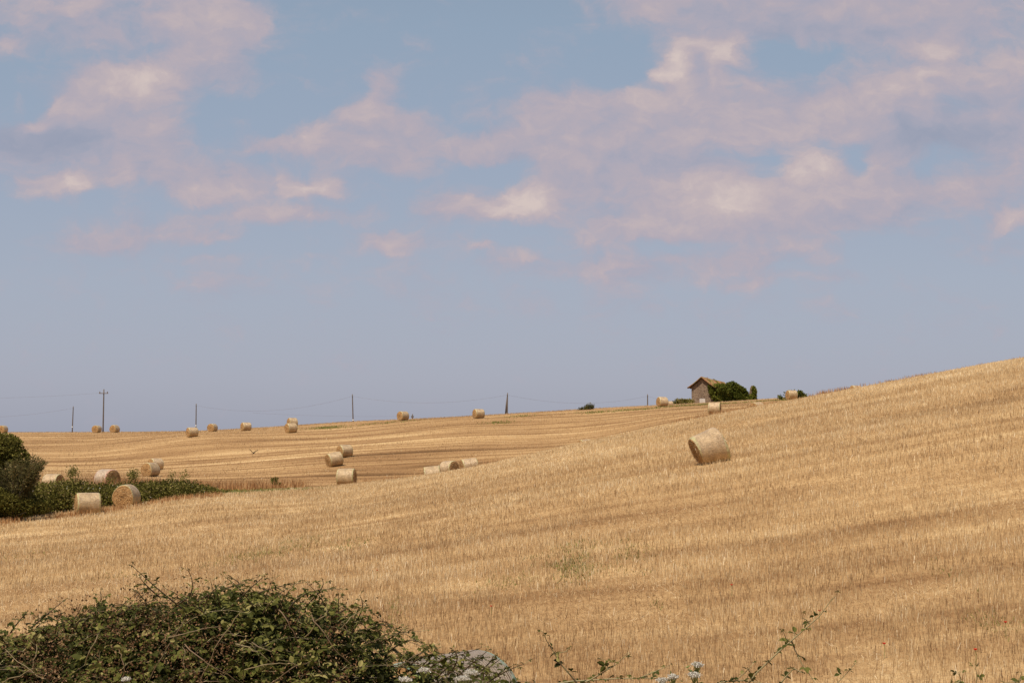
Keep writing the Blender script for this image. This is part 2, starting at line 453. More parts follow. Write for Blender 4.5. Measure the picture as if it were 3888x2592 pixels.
def field_tone(X, Y):
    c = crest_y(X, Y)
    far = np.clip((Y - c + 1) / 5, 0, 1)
    rows = fbm(X * .020, Y * .46, 11, 5); streak = fbm(X * .035, Y * 1.3, 13, 4)
    patch = fbm(X * .07, Y * .12, 31, 3); clump = fbm(X * .8, Y * .5, 47, 4); broad = fbm(X * .28, Y * .30, 53, 3)
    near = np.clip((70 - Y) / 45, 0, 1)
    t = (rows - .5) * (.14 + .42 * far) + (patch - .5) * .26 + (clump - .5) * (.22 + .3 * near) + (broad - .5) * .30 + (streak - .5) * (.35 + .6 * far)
    t = t + .45 * track_tone(X, Y) - .11 * np.clip((48 - Y) / 24, 0, 1)  # nearest stubble darkened towards the viewer: lens vignetting put into its colour
    # passes of the combine across the far slope
    ph = (Y + 4 * fbm(X * .012, Y * .012, 3, 3) + .02 * X) / 6.3
    d = np.abs(ph - np.round(ph)) * 6.3
    t = t - far * np.exp(-(d / (.45 + .5 * fbm(X * .05, Y, 9, 2)))**2) * (.12 + .55 * fbm(X * .03, np.round(ph) * 3.3, 15, 3))
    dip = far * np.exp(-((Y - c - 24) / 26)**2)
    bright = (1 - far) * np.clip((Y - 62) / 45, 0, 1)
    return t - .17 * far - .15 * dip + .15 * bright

# ------------------------------------------------------------------ ground sheet
def build_ground():
    us = np.concatenate([np.linspace(-3.2, -.6, 14)[:-1], np.linspace(-.6, .6, 181), np.linspace(.6, 3.2, 14)[1:]])
    Ys = np.concatenate([np.linspace(3, 15, 14)[:-1], np.linspace(15, 300, 620)[:-1], np.geomspace(300, 4000, 22)])
    U, Y = np.meshgrid(us, Ys)
    X = U * np.maximum(Y, 3)
    Z = ground_z(X.ravel(), Y.ravel())
    V = np.stack([X.ravel(), Y.ravel(), Z], 1)
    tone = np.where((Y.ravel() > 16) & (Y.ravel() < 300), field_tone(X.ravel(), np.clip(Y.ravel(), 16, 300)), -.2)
    nr, nc = U.shape
    i = (np.arange(nr - 1)[:, None] * nc + np.arange(nc - 1)[None]).ravel()
    Q = np.stack([i, i + 1, i + nc + 1, i + nc], 1)
    # verge under and behind the viewer
    b = len(V)
    xs = us * 3.0
    V = np.vstack([V, np.stack([xs, np.full(nc, -60.0), np.full(nc, -1.6)], 1)]); tone = np.append(tone, np.full(nc, -.2))
    j = np.arange(nc - 1)
    Q = np.vstack([Q, np.stack([b + j, b + j + 1, j + 1, j], 1)])
    o = obj('ground', np_mesh('ground', V, Q, None, {'tone': tone}, smooth=True), M_ground)
    tag(o, 'rolling harvested wheat field with straw coloured ground', None, None, 'structure')
build_ground()

def build_stubble():
    parts = []
    for n, y0, y1, p in ((150000, 14, 32, 0.6), (560000, 32, 128, 1.6), (280000, 112, 292, 1.4)):
        X, Y = sample_field(n, y0, y1, p)
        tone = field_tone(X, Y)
        keep = rng.random(n) < np.clip(.85 + tone * .9, .3, 1)
        X, Y, tone = X[keep], Y[keep], tone[keep]
        # drill rows, wandering
        row = .16
        ph = np.round((Y + .04 * X) / row) * row - .04 * X
        Y = np.where(Y < 60, Y * .3 + ph * .7, Y)
        n2 = len(X)
        Z = ground_z(X, Y)
        w = np.clip(.0048 * (np.maximum(Y, 18) / 18)**.85, .005, .028) * rng.uniform(.6, 1.5, n2)
        h = rng.uniform(.09, .235, n2) * (1 + tone * .6)
        flat = np.clip((fbm(X * .35, Y * .22, 83, 3) - .58) * 8, 0, .7)       # trampled places
        lying = rng.random(n2) < .08 + flat
        lean = np.where(lying, rng.uniform(1.0, 2.8, n2), np.abs(rng.normal(0, .22, n2)))
        h = np.where(lying, h * .42, h)
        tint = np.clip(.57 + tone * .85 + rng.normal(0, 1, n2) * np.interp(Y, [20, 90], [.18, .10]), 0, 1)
        tint = np.where(rng.random(n2) < .02, rng.uniform(.88, 1, n2), tint)
        parts.append(blades(X, Y, Z, h, w, lean, tint))
    V, Q, A = [], [], []; b = 0
    for v, q, a in parts: V.append(v); Q.append(q + b); A.append(a); b += len(v)
    o = obj('stubble', np_mesh('stubble', np.vstack(V), np.vstack(Q), None, {'tint': np.concatenate(A)}), M_straw)
    tag(o, 'golden cut wheat stubble covering the whole field', None, None, 'stuff')
build_stubble()

def merge(parts):
    V, Q, A = [], [], []; b = 0
    for v, q, a in parts: V.append(v); Q.append(q + b); A.append(a); b += len(v)
    return np.vstack(V), np.vstack(Q), np.concatenate(A)

def strip_blades(name, label, mat, spots, hmin, hmax, wmul, lean, tint0, tsd, kind='stuff'):
    """spots: (photo x, photo y, half width px, depth half width m, count[, distance])"""
    parts = []
    for sp in spots:
        x, y, hw, dw, n = sp[:5]; tall = sp[6] if len(sp) > 6 else 1.0
        if len(sp) > 5:
            u = uv_of(x, y)[0]; X0, Y0 = u * sp[5], sp[5]
        else:
            X0, Y0 = hit(x, y)
        X = X0 + rng.normal(0, .5, n) * hw / FPX * Y0; Y = Y0 + rng.normal(0, .5, n) * dw
        keep = rng.random(n) < np.clip(fbm(X * 1.2, Y * .5, 71, 3) * 3 - .8, .05, 1)
        X, Y = X[keep], Y[keep]; n = len(X)
        w = np.clip(.006 * Y / 18, .007, .05) * rng.uniform(.7, 1.4, n) * wmul
        parts.append(blades(X, Y, ground_z(X, Y), rng.uniform(hmin, hmax, n) * tall, w, np.abs(rng.normal(0, lean, n)),
                            np.clip(rng.normal(tint0, tsd, n), 0, 1), True))
    V, Q, A = merge(parts)
    o = obj(name, np_mesh(name, V, Q, None, {'tint': A}), mat)
    return tag(o, label, None, None, kind)

strip_blades('weeds', 'low green weeds growing in patches through the stubble', M_weed, [
    (1110, 2072, 170, 4.5, 900), (1000, 2095, 90, 3.0, 260), (1320, 2068, 110, 3, 170), (890, 2118, 110, 3.0, 260),
    (2190, 2160, 150, 2.2, 1000), (2080, 2160, 90, 1.8, 380), (2200, 2085, 110, 2.8, 420), (2390, 2125, 100, 2.6, 420), (2090, 2115, 130, 3, 130),
    (2460, 2090, 90, 2.4, 90), (1930, 2215, 110, 2, 170), (2300, 2105, 160, 4, 120), (1490, 2330, 60, 1.6, 110), (1500, 2290, 40, 1.5, 60),
    (3810, 2370, 60, 1.5, 110), (3760, 2380, 60, 1.5, 70), (2500, 2300, 20, .5, 50), (100, 2105, 140, 4, 170), (450, 2180, 100, 3, 100), (3600, 2180, 90, 2, 80),
    (900, 1866, 90, 4, 900), (1040, 1858, 120, 4, 900), (860, 1872, 40, 3, 900), (780, 1884, 60, 3, 700), (680, 1896, 70, 3, 600), (580, 1908, 60, 3, 500), (1000, 0, 200, 3, 900, 106.5, 2.2), (880, 0, 120, 3, 900, 103.5, 3.0), (1120, 0, 120, 3, 350, 109, 2.0)], .05, .13, 1.6, .7, .42, .26)
strip_blades('ridge_grass', 'thin green grass along the top of the far ridge', M_weed, [
    (1260, 1624, 80, 4, 500), (1220, 1624, 90, 3, 300), (1480, 1604, 120, 3, 350), (1900, 1604, 60, 3, 200), (2280, 1564, 110, 3, 450), (2400, 1556, 100, 3, 350),
    (2600, 1540, 130, 3, 600), (2720, 1533, 120, 3, 500), (2950, 1518, 110, 3, 700, 226), (3030, 1514, 60, 3, 400, 226), (1980, 1580, 80, 3, 200)], .10, .22, 2.0, .3, .6, .22)
spots = []
for x in np.linspace(3066, 3960, 56):
    spots.append((x, 0, 26, 2.2, int(70 + 110 * rng.random()), float(np.interp(x, [2700, 3300, 3888, 4600], [121, 124.5, 128.5, 131]))))
for x in np.linspace(2560, 3000, 26):
    spots.append((x, 0, 24, 2.5, int(110 + 160 * rng.random()), float(np.interp(x, [2560, 3000], [124.5, 128]))))
for x in np.linspace(1400, 2560, 50):
    spots.append((x, 0, 30, 6.0, int(40 + 70 * rng.random()), float(np.interp(x, [1400, 2560], [124, 131]))))
strip_blades('dry_grass', 'tall reddish dry grass along the crest of the near slope', M_dry, spots, .30, .85, 1.2, .22, .58, .25)
spots = []
for x in np.linspace(450, 1160, 44):
    d = float(np.interp(x, [450, 700, 1160], [109, 112, 121]))
    spots.append((x, 0, 30, 3.2, int(np.interp(x, [450, 900, 1160], [520, 360, 120])), d, 1.5))
for x in np.linspace(-40, 860, 60):
    d = float(np.interp(x, [-40, 340, 860], [83.5, 89.0, 99.5]))
    spots.append((x, 0, 26, 1.6, 60, d - 1.6, .6))
strip_blades('dry_weeds', 'brown dry weeds and seed grass along the hedge bottom', M_dry, spots, .2, .8, 1.1, .2, .52, .25)

# ------------------------------------------------------------------ foliage
def leaves(P, Nrm, size, tint, aspect=.5, flop=.5):
    """kite-shaped folded leaves, one per point"""
    n = len(P)
    size = np.full(n, size) if np.ndim(size) == 0 else size
    D = Nrm * .45 + rng.normal(0, 1, (n, 3)) * flop + np.array([0, 0, -.12])
    D /= np.linalg.norm(D, axis=1)[:, None] + 1e-9
    up = np.cross(D, rng.normal(0, 1, (n, 3)) + Nrm * .3); up /= np.linalg.norm(up, axis=1)[:, None] + 1e-9
    S = np.cross(D, up)
    s = size[:, None]
    mid = P + D * s * .5
    V = np.stack([P, mid + S * s * aspect * .5 + up * s * .1, P + D * s, mid - S * s * aspect * .5 + up * s * .1], 1).reshape(-1, 3)
    b = np.arange(n)[:, None] * 4
    T = np.concatenate([b + np.array([[0, 1, 2]]), b + np.array([[0, 2, 3]])])
    return V, T, np.repeat(tint, 4)

def blob_points(blobs, n, shell=.55, gap=.42, gscale=1.1, seed=3):
    """points in the outer part of a union of ellipsoids, with noise-cut gaps"""
    blobs = np.array(blobs, float)
    vol = blobs[:, 3] * blobs[:, 4] * blobs[:, 5]
    k = rng.choice(len(blobs), n, p=vol**.75 / (vol**.75).sum())
    D = rng.normal(0, 1, (n, 3)); D /= np.linalg.norm(D, axis=1)[:, None]
    r = shell + (1.08 - shell) * rng.random(n)**.7
    P = blobs[k, :3] + D * blobs[k, 3:6] * r[:, None]
    g = fbm(P[:, 0] * gscale + P[:, 2] * .7, P[:, 1] * gscale + P[:, 2] * gscale, seed, 3)
    keep = g > gap
    return P[keep], D[keep], g[keep]

def foliage_obj(name, blobs, n, size, mat, parent=None, aspect=.5, flop=.5, gap=.42, gscale=1.1, tint0=.45, tsd=.2, seed=3, shell=.55, zmin=None):
    P, D, g = blob_points(blobs, n, shell, gap, gscale, seed)
    if zmin is not None:
        k = P[:, 2] > zmin; P, D, g = P[k], D[k], g[k]
    tint = np.clip(rng.normal(tint0, tsd, len(P)) + (g - .55) * .6, 0, 1)
    V, T, A = leaves(P, D, rng.uniform(.6, 1.35, len(P)) * size, tint, aspect, flop)
    return obj(name, np_mesh(name, V, None, T, {'tint': A}), mat, parent)

def limb(mb, a, b, r0, r1, wob=.1, n=6, a_t=.5):
    t = np.linspace(0, 1, n)[:, None]
    P = np.array(a) * (1 - t) + np.array(b) * t
    P[1:-1] += rng.normal(0, wob, (n - 2, 3))
    mb.tube(P, np.linspace(r0, r1, n), 6, a_t)

# hedge of brambles across the bottom of the dip
def build_hedge():
    root = thing('hedge', 'dense dark green bramble hedge behind the two nearest whole bales', 'hedge',
                 (-25, 92, gz(-25, 92)))
    off = np.array(root.location)
    blobs = []
    top = [(-250, 1812), (0, 1822), (130, 1832), (200, 1831), (270, 1820), (300, 1820), (350, 1835), (400, 1838), (450, 1838), (520, 1832), (560, 1830), (600, 1826),
           (650, 1822), (700, 1822), (740, 1832), (790, 1848), (830, 1862), (860, 1872)]
    tx, ty = zip(*top)
    for x in np.arange(-230, 850, 15):
        Y = np.interp(x, [-230, 340, 850], [89.5, 95, 102.5])
        u, v = uv_of(x, np.interp(x, tx, ty) + rng.uniform(-5, 7))
        z1 = v * Y; z0 = gz(u * Y, Y) - .2
        hgt = max(.35, z1 - z0)
        blobs.append((u * Y, Y + rng.uniform(-.3, .3), z0 + hgt * .5, .75, 1.7, hgt * .5))
        for q in range(2): blobs.append((u * Y + rng.normal(0, .3), Y - 1.4 - .5 * q, z0 + hgt * (.42 - .16 * q), .75, .9, hgt * (.42 - .1 * q)))
    f = foliage_obj('foliage', np.array(blobs) - np.array([*off, 0, 0, 0]), 105000, .17, M_hedge, root, .5, .7, .27, 1.3, .46, .24, 5, .5)
    mb = MB()
    for x in np.arange(-220, 840, 18):
        Y = np.interp(x, [-230, 340, 850], [89.5, 95, 102.5]); u = uv_of(x, 1900)[0]
        X = u * Y; z = gz(X, Y)
        for q in range(3):
            h = rng.uniform(.8, 1.7) * np.interp(x, [600, 850], [1, .35])
            limb(mb, np.array([X, Y, z - .1]) - off, np.array([X + rng.normal(0, .5), Y + rng.normal(0, .6), z + h]) - off, .025, .008, .06)
    mb.build('stem', M_bark, root)
    # taller sprouting shoots on its top edge
    mb = []
    for x, y, n in ((272, 1795, 90), (283, 1790, 80), (500, 1806, 120), (512, 1802, 90), (655, 1808, 60), (120, 1812, 50), (420, 1822, 60), (700, 1806, 60)):
        Y = np.interp(x, [-230, 340, 850], [89.5, 95, 102.5]); u, v = uv_of(x, y)
        P = np.array([u * Y, Y, v * Y]) - off + rng.normal(0, 1, (n * 2, 3)) * np.array([.16, .3, .22])
        mb.append(P)
    P = np.vstack(mb); D = rng.normal(0, 1, P.shape)
    V, T, A = leaves(P, D, rng.uniform(.08, .17, len(P)), np.clip(rng.normal(.55, .2, len(P)), 0, 1))
    obj('shoots', np_mesh('shoots', V, None, T, {'tint': A}), M_hedge, root)
    # pale blossom specks
    n = 210
    P, D, g = blob_points(np.array(blobs) - np.array([*off, 0, 0, 0]), n * 2, .98, .3, .5, 8)
    V, T, A = leaves(P, D, rng.uniform(.05, .11, len(P)), rng.random(len(P)), .9, .8)
    tag(obj('blossom', np_mesh('blossom', V, None, T, {'tint': A}), M_white, root), None, None, None, 'stuff')
build_hedge()

def px_blob(x, y, rx, ry, Y, dy):
    u, v = uv_of(x, y)
    return (u * Y, Y, v * Y, rx / FPX * Y, dy, ry / FPX * Y)

def build_left_bushes():
    Y = 88.5
    X0 = uv_of(-20, 1900)[0] * Y
    root = thing('bushy_tree', 'dark green leafy tree cut by the left edge of the picture', 'tree', (X0, Y, gz(X0, Y)))
    off = np.array([*root.location, 0, 0, 0])
    bl = [px_blob(*a) for a in ((-90, 1735, 110, 90, Y, 2.0), (-20, 1712, 75, 62, Y, 1.6), (35, 1708, 45, 45, Y, 1.2), (72, 1745, 38, 40, Y, 1.1), (20, 1668, 30, 20, Y, .9),
                                (-60, 1672, 60, 28, Y, 1.2), (50, 1678, 25, 20, Y, .7), (-110, 1830, 110, 90, Y, 1.8), (10, 1780, 70, 60, Y, 1.3))]
    foliage_obj('crown', np.array(bl) - off, 21000, .19, M_hedge, root, .55, .6, .38, .8, .40, .18, 9)
    mb = MB()
    limb(mb, (0, 0, -.2), (.1, .1, 3.0), .16, .09, .08)
    for q in range(7): limb(mb, (.05, 0, 1.2 + .25 * q), (rng.normal(0, 1.2), rng.normal(0, .8), 3.2 + rng.random() * 1.6), .06, .015, .1)
    mb.build('trunk', M_bark, root)

    Y = 86.0
    X0 = uv_of(70, 1900)[0] * Y
    root = thing('feathery_shrub', 'olive brown feathery shrub in front of the dark tree at left edge', 'shrub', (X0, Y, gz(X0, Y)))
    off = np.array([*root.location, 0, 0, 0]); z0 = root.location.z
    # sprays of fine upright twigs fanning from the base
    mb = MB(); PP = []; DD = []
    ends = [(150, 1752), (140, 1775), (125, 1745), (165, 1760), (110, 1760), (95, 1748), (80, 1770), (60, 1765), (40, 1760), (15, 1775), (-15, 1780), (-40, 1770), (130, 1800), (118, 1820), (100, 1800), (150, 1790), (20, 1800), (60, 1800), (-60, 1790), (80, 1830), (110, 1845), (40, 1840), (0, 1830)]
    for x, y in ends:
        for q in range(5):
            u, v = uv_of(x + rng.normal(0, 10), y + rng.normal(0, 10)); Yq = Y + rng.normal(0, .7)
            e = np.array([u * Yq, Yq, v * Yq]) - off[:3]
            s = np.array([rng.normal(-.2, .25), rng.normal(0, .3), 0])
            t = np.linspace(0, 1, 8)[:, None]
            c = (s + e) / 2 + np.array([-.25 * e[0], 0, .35])
            P = (1 - t)**2 * s + 2 * t * (1 - t) * c + t**2 * e
            mb.tube(P, np.linspace(.028, .005, 8), 5, .4)
            m = 95
            tt = rng.uniform(.3, 1, m)[:, None]
            B = (1 - tt)**2 * s + 2 * tt * (1 - tt) * c + tt**2 * e
            PP.append(B + rng.normal(0, .10, (m, 3)) * (1.5 - tt)); d = (e - c); d = d / np.linalg.norm(d); DD.append(np.tile(d * 1.6, (m, 1)))
    mb.build('branches', M_bark, root)
    P = np.vstack(PP); D = np.vstack(DD)
    V, T, A = leaves(P, D, rng.uniform(.14, .34, len(P)), np.clip(rng.normal(.45, .22, len(P)), 0, 1), .2, .42)
    obj('foliage', np_mesh('foliage', V, None, T, {'tint': A}), M_tamarisk, root)
    # low growth at its foot
    u = uv_of(-10, 1930)[0]; Yb = 85.0
    root = thing('low_bush', 'shadowy low bush at the foot of the feathery shrub', 'bush', (u * Yb, Yb, gz(u * Yb, Yb)))
    off = np.array([*root.location, 0, 0, 0])
    bl = [px_blob(*a) for a in ((-60, 1900, 90, 60, Yb, 1.0), (20, 1915, 60, 45, Yb, 1.0), (90, 1925, 50, 32, Yb + .6, .8), (150, 1925, 40, 24, Yb + 1, .7))]
    foliage_obj('foliage', np.array(bl) - off, 9000, .15, M_hedge, root, .5, .7, .36, .9, .34, .17, 12)
    mb = MB()
    for q in range(9): limb(mb, (rng.normal(0, .5), rng.normal(0, .2), -.1), (rng.normal(0, 1.0), rng.normal(0, .4), .7), .02, .006, .05)
    mb.build('stem', M_bark, root)
build_left_bushes()

def ridge_shrub(name, label, cat, blobs, n, size, mat, Y, upright=False, tint0=.42, gap=.38, group=None):
    xs = np.mean([b[0] for b in blobs]); u = uv_of(xs, 1600)[0]
    root = thing(name, label, cat, (u * Y, Y, gz(u * Y, Y)), group=group)
    off = np.array([*root.location, 0, 0, 0])
    bl = np.array([px_blob(*b[:4], Y, b[4]) for b in blobs]) - off
    f = foliage_obj('foliage', bl, n, size, mat, root, .3 if upright else .5, .3 if upright else .6, gap, 1.3, tint0, .2, 21, .3)
    if upright:
        for m in (f.data,):
            pass
    mb = MB()
    for b in (bl if len(bl) > 3 else bl[:1]):
        limb(mb, (b[0] * .1, 0, -.1), (b[0], b[1], b[2]), .03, .01, .03)
    mb.build('stem', M_bark, root)
    return root

ridge_shrub('spiky_shrub', 'small dark spiky shrub alone on the ridge left of the stone barn', 'shrub',
            [(2237, 1546, 15, 7, .5), (2230, 1543, 4, 9, .3), (2247, 1543, 4, 9, .3), (2216, 1550, 12, 4, .4), (2200, 1553, 12, 3, .3), (2240, 1538, 2.5, 9, .2), (2253, 1541, 2.5, 7, .2), (2222, 1545, 2.5, 6, .2)],
            1100, .26, M_hedge, 226, True, .3, .3)
ridge_shrub('shrub_row', 'low leafy green shrubs against the left side of the stone barn', 'shrub',
            [(x, 1527 + 1.5 * math.sin(x * .3) + (5 if x < 2562 else 0), 11, 12 - (3 if x < 2562 else 0), .9) for x in range(2552, 2628, 9)], 3600, .26, M_hedge, 252, False, .6, .3)
ridge_shrub('round_shrub', 'broad green shrub directly behind a bale on the right part of the ridge', 'shrub',
            [(2970, 1508, 12, 9, .6), (2984, 1500, 13, 14, .7), (3005, 1498, 16, 16, .8), (3034, 1498, 15, 14, .7), (3050, 1504, 11, 11, .6), (3060, 1510, 8, 7, .5), (3035, 1489, 8, 6, .4)],
            2600, .30, M_ivy, 231, False, .45, .3)
ridge_shrub('low_shrub', 'dark low shrub peeping over the crest right of the last half hidden bale', 'shrub',
            [(3368, 1455, 10, 4, .3), (3380, 1452, 11, 5, .3), (3393, 1450, 7, 5, .3)], 420, .12, M_hedge, 130, False, .35, .3)
ridge_shrub('low_shrub', 'faint small shrub showing over the upper part of the right crest', 'shrub',
            [(3562, 1418, 12, 3, .3), (3576, 1416, 8, 4, .3)], 170, .10, M_hedge, 132, False, .45, .3)
ridge_shrub('small_bush', 'tiny dark bush standing in brown weeds left of the middle bales', 'bush',
            [(1040, 1828, 11, 9, .4), (1048, 1818, 6, 6, .3), (1034, 1820, 5, 5, .3), (1060, 1836, 12, 4, .4)], 420, .14, M_hedge, 118.5, False, .35, .3)

# ------------------------------------------------------------------ bales
BR, BL = .70, .66
def bale_meshes(seed, rag=1.0, taper=0.0, shear=0.0):
    r = np.random.default_rng(seed)
    ns, nx = 72, 22
    th = np.arange(ns) / ns * 2 * np.pi
    ph = r.uniform(0, 6.28, 8); am = r.normal(0, 1, 8)
    def rad(t, x):
        k = 1 + .016 * am[0] * np.cos(2 * t + ph[0]) + .013 * am[1] * np.cos(3 * t + ph[1] + x) + .006 * am[2] * np.cos(5 * t + ph[2] + 2 * x)
        k = k + .010 * np.cos(x / BL * 1.4) + .006 * am[3] * np.sin(6 * x + ph[3])
        sh = np.clip((np.abs(x) - (BL - .10)) / .10, 0, 1)
        return BR * k * (1 - .055 * sh**2.2)
    def sag(P):
        z = P[:, 2]
        P[:, 2] = np.where(z < -.56, -.56 + (z + .56) * .72, z) * 1.0
        P[:, 1] *= 1 + .018 * np.clip(-z / BR, 0, 1)
        P[:, 1:] *= (1 + taper * P[:, :1] / BL)
        P[:, 0] -= shear * P[:, 2]
        P[:, 2] += BR * .955
        return P
    xs = BL * np.sin(np.linspace(-np.pi / 2, np.pi / 2, nx) * .999) * .35 + np.linspace(-BL, BL, nx) * .65
    Xg, Tg = np.meshgrid(xs, th, indexing='ij')
    rr = rad(Tg, Xg)
    P = sag(np.stack([Xg.ravel(), (rr * np.cos(Tg)).ravel(), (rr * np.sin(Tg)).ravel()], 1))
    i = (np.arange(nx - 1)[:, None] * ns); j = np.arange(ns)[None]; j2 = (j + 1) % ns
    Q = np.stack([i + j, i + ns + j, i + ns + j2, i + j2], -1).reshape(-1, 4)
    wrap = np_mesh('net_wrap', P, Q, smooth=True)
    ends = []
    for sgn in (-1, 1):
        fr = np.linspace(0, 1, 15)[1:]
        V = [[sgn * (BL + .03), 0, 0]]
        for f in fr:
            x = np.full(ns, sgn * BL)
            bul = .035 * (1 - f**3) + .022 * rag * np.sin(f * 34 + th * 1.0 + ph[4]) * (f > .15) * (f < .97) + r.normal(0, .012 * rag, ns) * (f < .98)
            rr = rad(th, x) * f
            for k in range(ns): V.append([sgn * (BL + (bul[k] if f < .999 else -.004)), rr[k] * math.cos(th[k]), rr[k] * math.sin(th[k])])
        V = sag(np.array(V)); T = []; Q = []
        for k in range(ns):
            k2 = (k + 1) % ns
            T.append([0, 1 + k, 1 + k2] if sgn > 0 else [0, 1 + k2, 1 + k])
            for q in range(len(fr) - 1):
                a, b_ = 1 + q * ns, 1 + (q + 1) * ns
                Q.append([a + k, b_ + k, b_ + k2, a + k2] if sgn > 0 else [a + k, a + k2, b_ + k2, b_ + k])
        ends.append(np_mesh('end_face', V, Q, T, smooth=True))
    # loose straws sticking out of the ends
    n = 480
    sg = np.where(r.random(n) < .5, -1, 1)
    t = r.uniform(0, 2 * np.pi, n); f = r.random(n)**.4
    rr = rad(t, sg * BL) * f * .98
    B = sag(np.stack([sg * (BL + .01), rr * np.cos(t), rr * np.sin(t)], 1))
    tang = np.stack([sg * r.uniform(.1, .8, n), -np.sin(t), np.cos(t)], 1) + r.normal(0, .35, (n, 3)) + np.array([0, 0, -.45])
    tang /= np.linalg.norm(tang, axis=1)[:, None]
    tang[:, 0] = np.abs(tang[:, 0]) * sg
    ln = r.uniform(.05, .19, n)[:, None]; wd = np.cross(tang, r.normal(0, 1, (n, 3))); wd /= np.linalg.norm(wd, axis=1)[:, None]; wd *= .006
    V = np.stack([B - wd, B + wd, B + tang * ln + wd * .6, B + tang * ln - wd * .6], 1).reshape(-1, 3)
    V[:, 2] = np.maximum(V[:, 2], -.02)
    loose = np_mesh('loose_straw', V, np.arange(n)[:, None] * 4 + np.array([[0, 1, 2, 3]]), None,
                    {'tint': np.repeat(np.clip(r.normal(.5, .22, n), 0, 1), 4)})
    loose.materials.append(M_straw)
    for e in ends: e.materials.append(M_face)
    return wrap, ends, loose

VARIANTS = [bale_meshes(s) for s in (1, 2, 3, 4)] + [bale_meshes(5, 1.3, .11, .17)]
NETS = {'plain': M_net, 'pink': M_net_pink, 'green': M_net_green, 'pale': M_net_pale}
WRAPS = {}
for k in NETS:
    for i, v in enumerate(VARIANTS):
        w = v[0].copy(); w.materials.append(NETS[k]); WRAPS[k, i] = w

def make_bale(var, net):
    root = obj('straw_bale', None)
    obj('net_wrap', WRAPS[net, var], None, root)
    for e in VARIANTS[var][1]: obj('end_face', e, None, root)
    tag(obj('loose_straw', VARIANTS[var][2], None, root), None, None, None, 'stuff')
    return root

def copy_bale(src, var, net):
    r = src.copy(); COL.objects.link(r)
    data = [WRAPS[net, var], VARIANTS[var][1][0], VARIANTS[var][1][1], VARIANTS[var][2]]
    for ch, d in zip(sorted(src.children, key=lambda o: ('net_wrap', 'end_face', 'end_face.001', 'loose_straw').index(o.name)), data):
        c = ch.copy(); COL.objects.link(c); c.parent = r; c.data = d
    return r

GROUP = 'round straw bales lying in the stubble field'
# photo x of the middle, photo y of the base (None: hidden, then the distance), distance, turn, tilt, diameter px, variant, net, label
BALES = [
    (2708, 1757, None, 15, 17, 128, 4, 'pale', 'large straw bale tilted on the near slope, alone below the stone barn'),
    (340, 1955, None, 8, 0, 88, 1, 'plain', 'straw bale seen side on with yellow green net edges, before the hedge'),
    (486, 1922, None, 70, 0, 84, 2, 'plain', 'straw bale showing its whole round end with straw rings, touching the hedge'),
    (1318, 1843, None, -14, 1, 66, 3, 'plain', 'straw bale with its dark end turned right, on the crest below the two close bales'),
    (1276, 1769, None, 24, 12, 54, 0, 'plain', 'lower left bale of the two close together in the middle of the far slope'),
    (1311, 1735, None, 32, 3, 48, 1, 'plain', 'upper right bale of the two close together in the middle of the far slope'),
    (1645, None, 124.0, 2, 6, 62, 2, 'plain', 'leftmost of three sunken bales behind the crest, flat topped with no end visible'),
    (1708, None, 127.0, -45, 4, 58, 3, 'pale', 'middle of three sunken bales behind the crest, its brown round end facing right'),
    (1785, None, 127.5, 17, 7, 58, 1, 'pale', 'rightmost of three sunken bales behind the crest, thin dark end facing left'),
    (2224, None, 141.0, 35, 4, 50, 0, 'plain', 'bale almost sunk behind the near crest, only a dark corner showing'),
    (12, 1641, 268, 60, 0, 29, 0, 'plain', 'bale on the ridge at the left picture edge, just above the dark tree'),
    (368, 1642, 268, 60, 0, 29, 1, 'plain', 'bale on the ridge immediately left of the tall pole with crossarm'),
    (436, 1641, 268, 55, 0, 29, 2, 'plain', 'bale on the ridge immediately right of the tall pole with crossarm'),
    (731, 1658, None, 25, 2, 37, 3, 'plain', 'bale directly below a plain pole, slightly below the ridge line'),
    (807, 1638, None, 60, 0, 31, 0, 'plain', 'bale on the ridge just right of a plain pole, showing its rounded end'),
    (934, 1635, None, 25, 0, 33, 1, 'pale', 'single pale bale on the ridge, midway along the left skyline'),
    (1110, 1614, None, 25, 0, 33, 2, 'plain', 'upper bale of the pair seen one above the other against the ridge line'),
    (1106, 1643, None, 30, 3, 38, 3, 'plain', 'lower bale of the pair seen one above the other at the ridge line'),
    (1530, 1595, None, 42, 0, 35, 0, 'plain', 'bale on the ridge beside the tiny pole top with crossarm'),
    (1817, 1588, None, 27, 0, 37, 1, 'plain', 'bale on the ridge just left of the propped pole'),
    (2515, 1542, None, 30, 0, 36, 2, 'pale', 'bale on the ridge between the short pole and the stone barn shrubs'),
    (2541, 1541, 240, 30, 0, 24, 1, 'pale', 'sliver of a pale bale peeping out behind another beside the barn shrubs'),
    (2714, None, 165.0, -8, 0, 45, 3, 'pale', 'upright looking bale below the right corner of the stone barn, dark thin end at right'),
    (2876, None, 190.0, 45, 3, 42, 0, 'pale', 'half hidden bale behind the crest below the ruined right end of the barn'),
    (3007, 1514, 222, 28, 0, 36, 1, 'plain', 'bale standing against the broad green shrub on the right ridge'),
    (3250, None, 219, 40, 0, 38, 2, 'pale', 'last bale to the right, top half showing over the reddish grass crest'),
    (412, None, 106.5, -52, 0, 74, 3, 'pink', 'bale behind the hedge with a pink red net edge and its end facing right'),
    (208, None, 109.0, -35, 0, 62, 1, 'pale', 'bale almost hidden behind the hedge, only its grey top showing next to the left bushes'),
    (575, 1808, None, 50, 0, 53, 2, 'plain', 'front bale of the overlapping pair behind the brown weeds and hedge'),
    (594, 1784, None, 32, 0, 46, 0, 'pale', 'rear bale of the overlapping pair behind the brown weeds and hedge'),
    (1700, None, 18.2, 42, 2, 440, 1, 'green', 'nearest bale, green edged top just rising above the foreground brambles'),
]
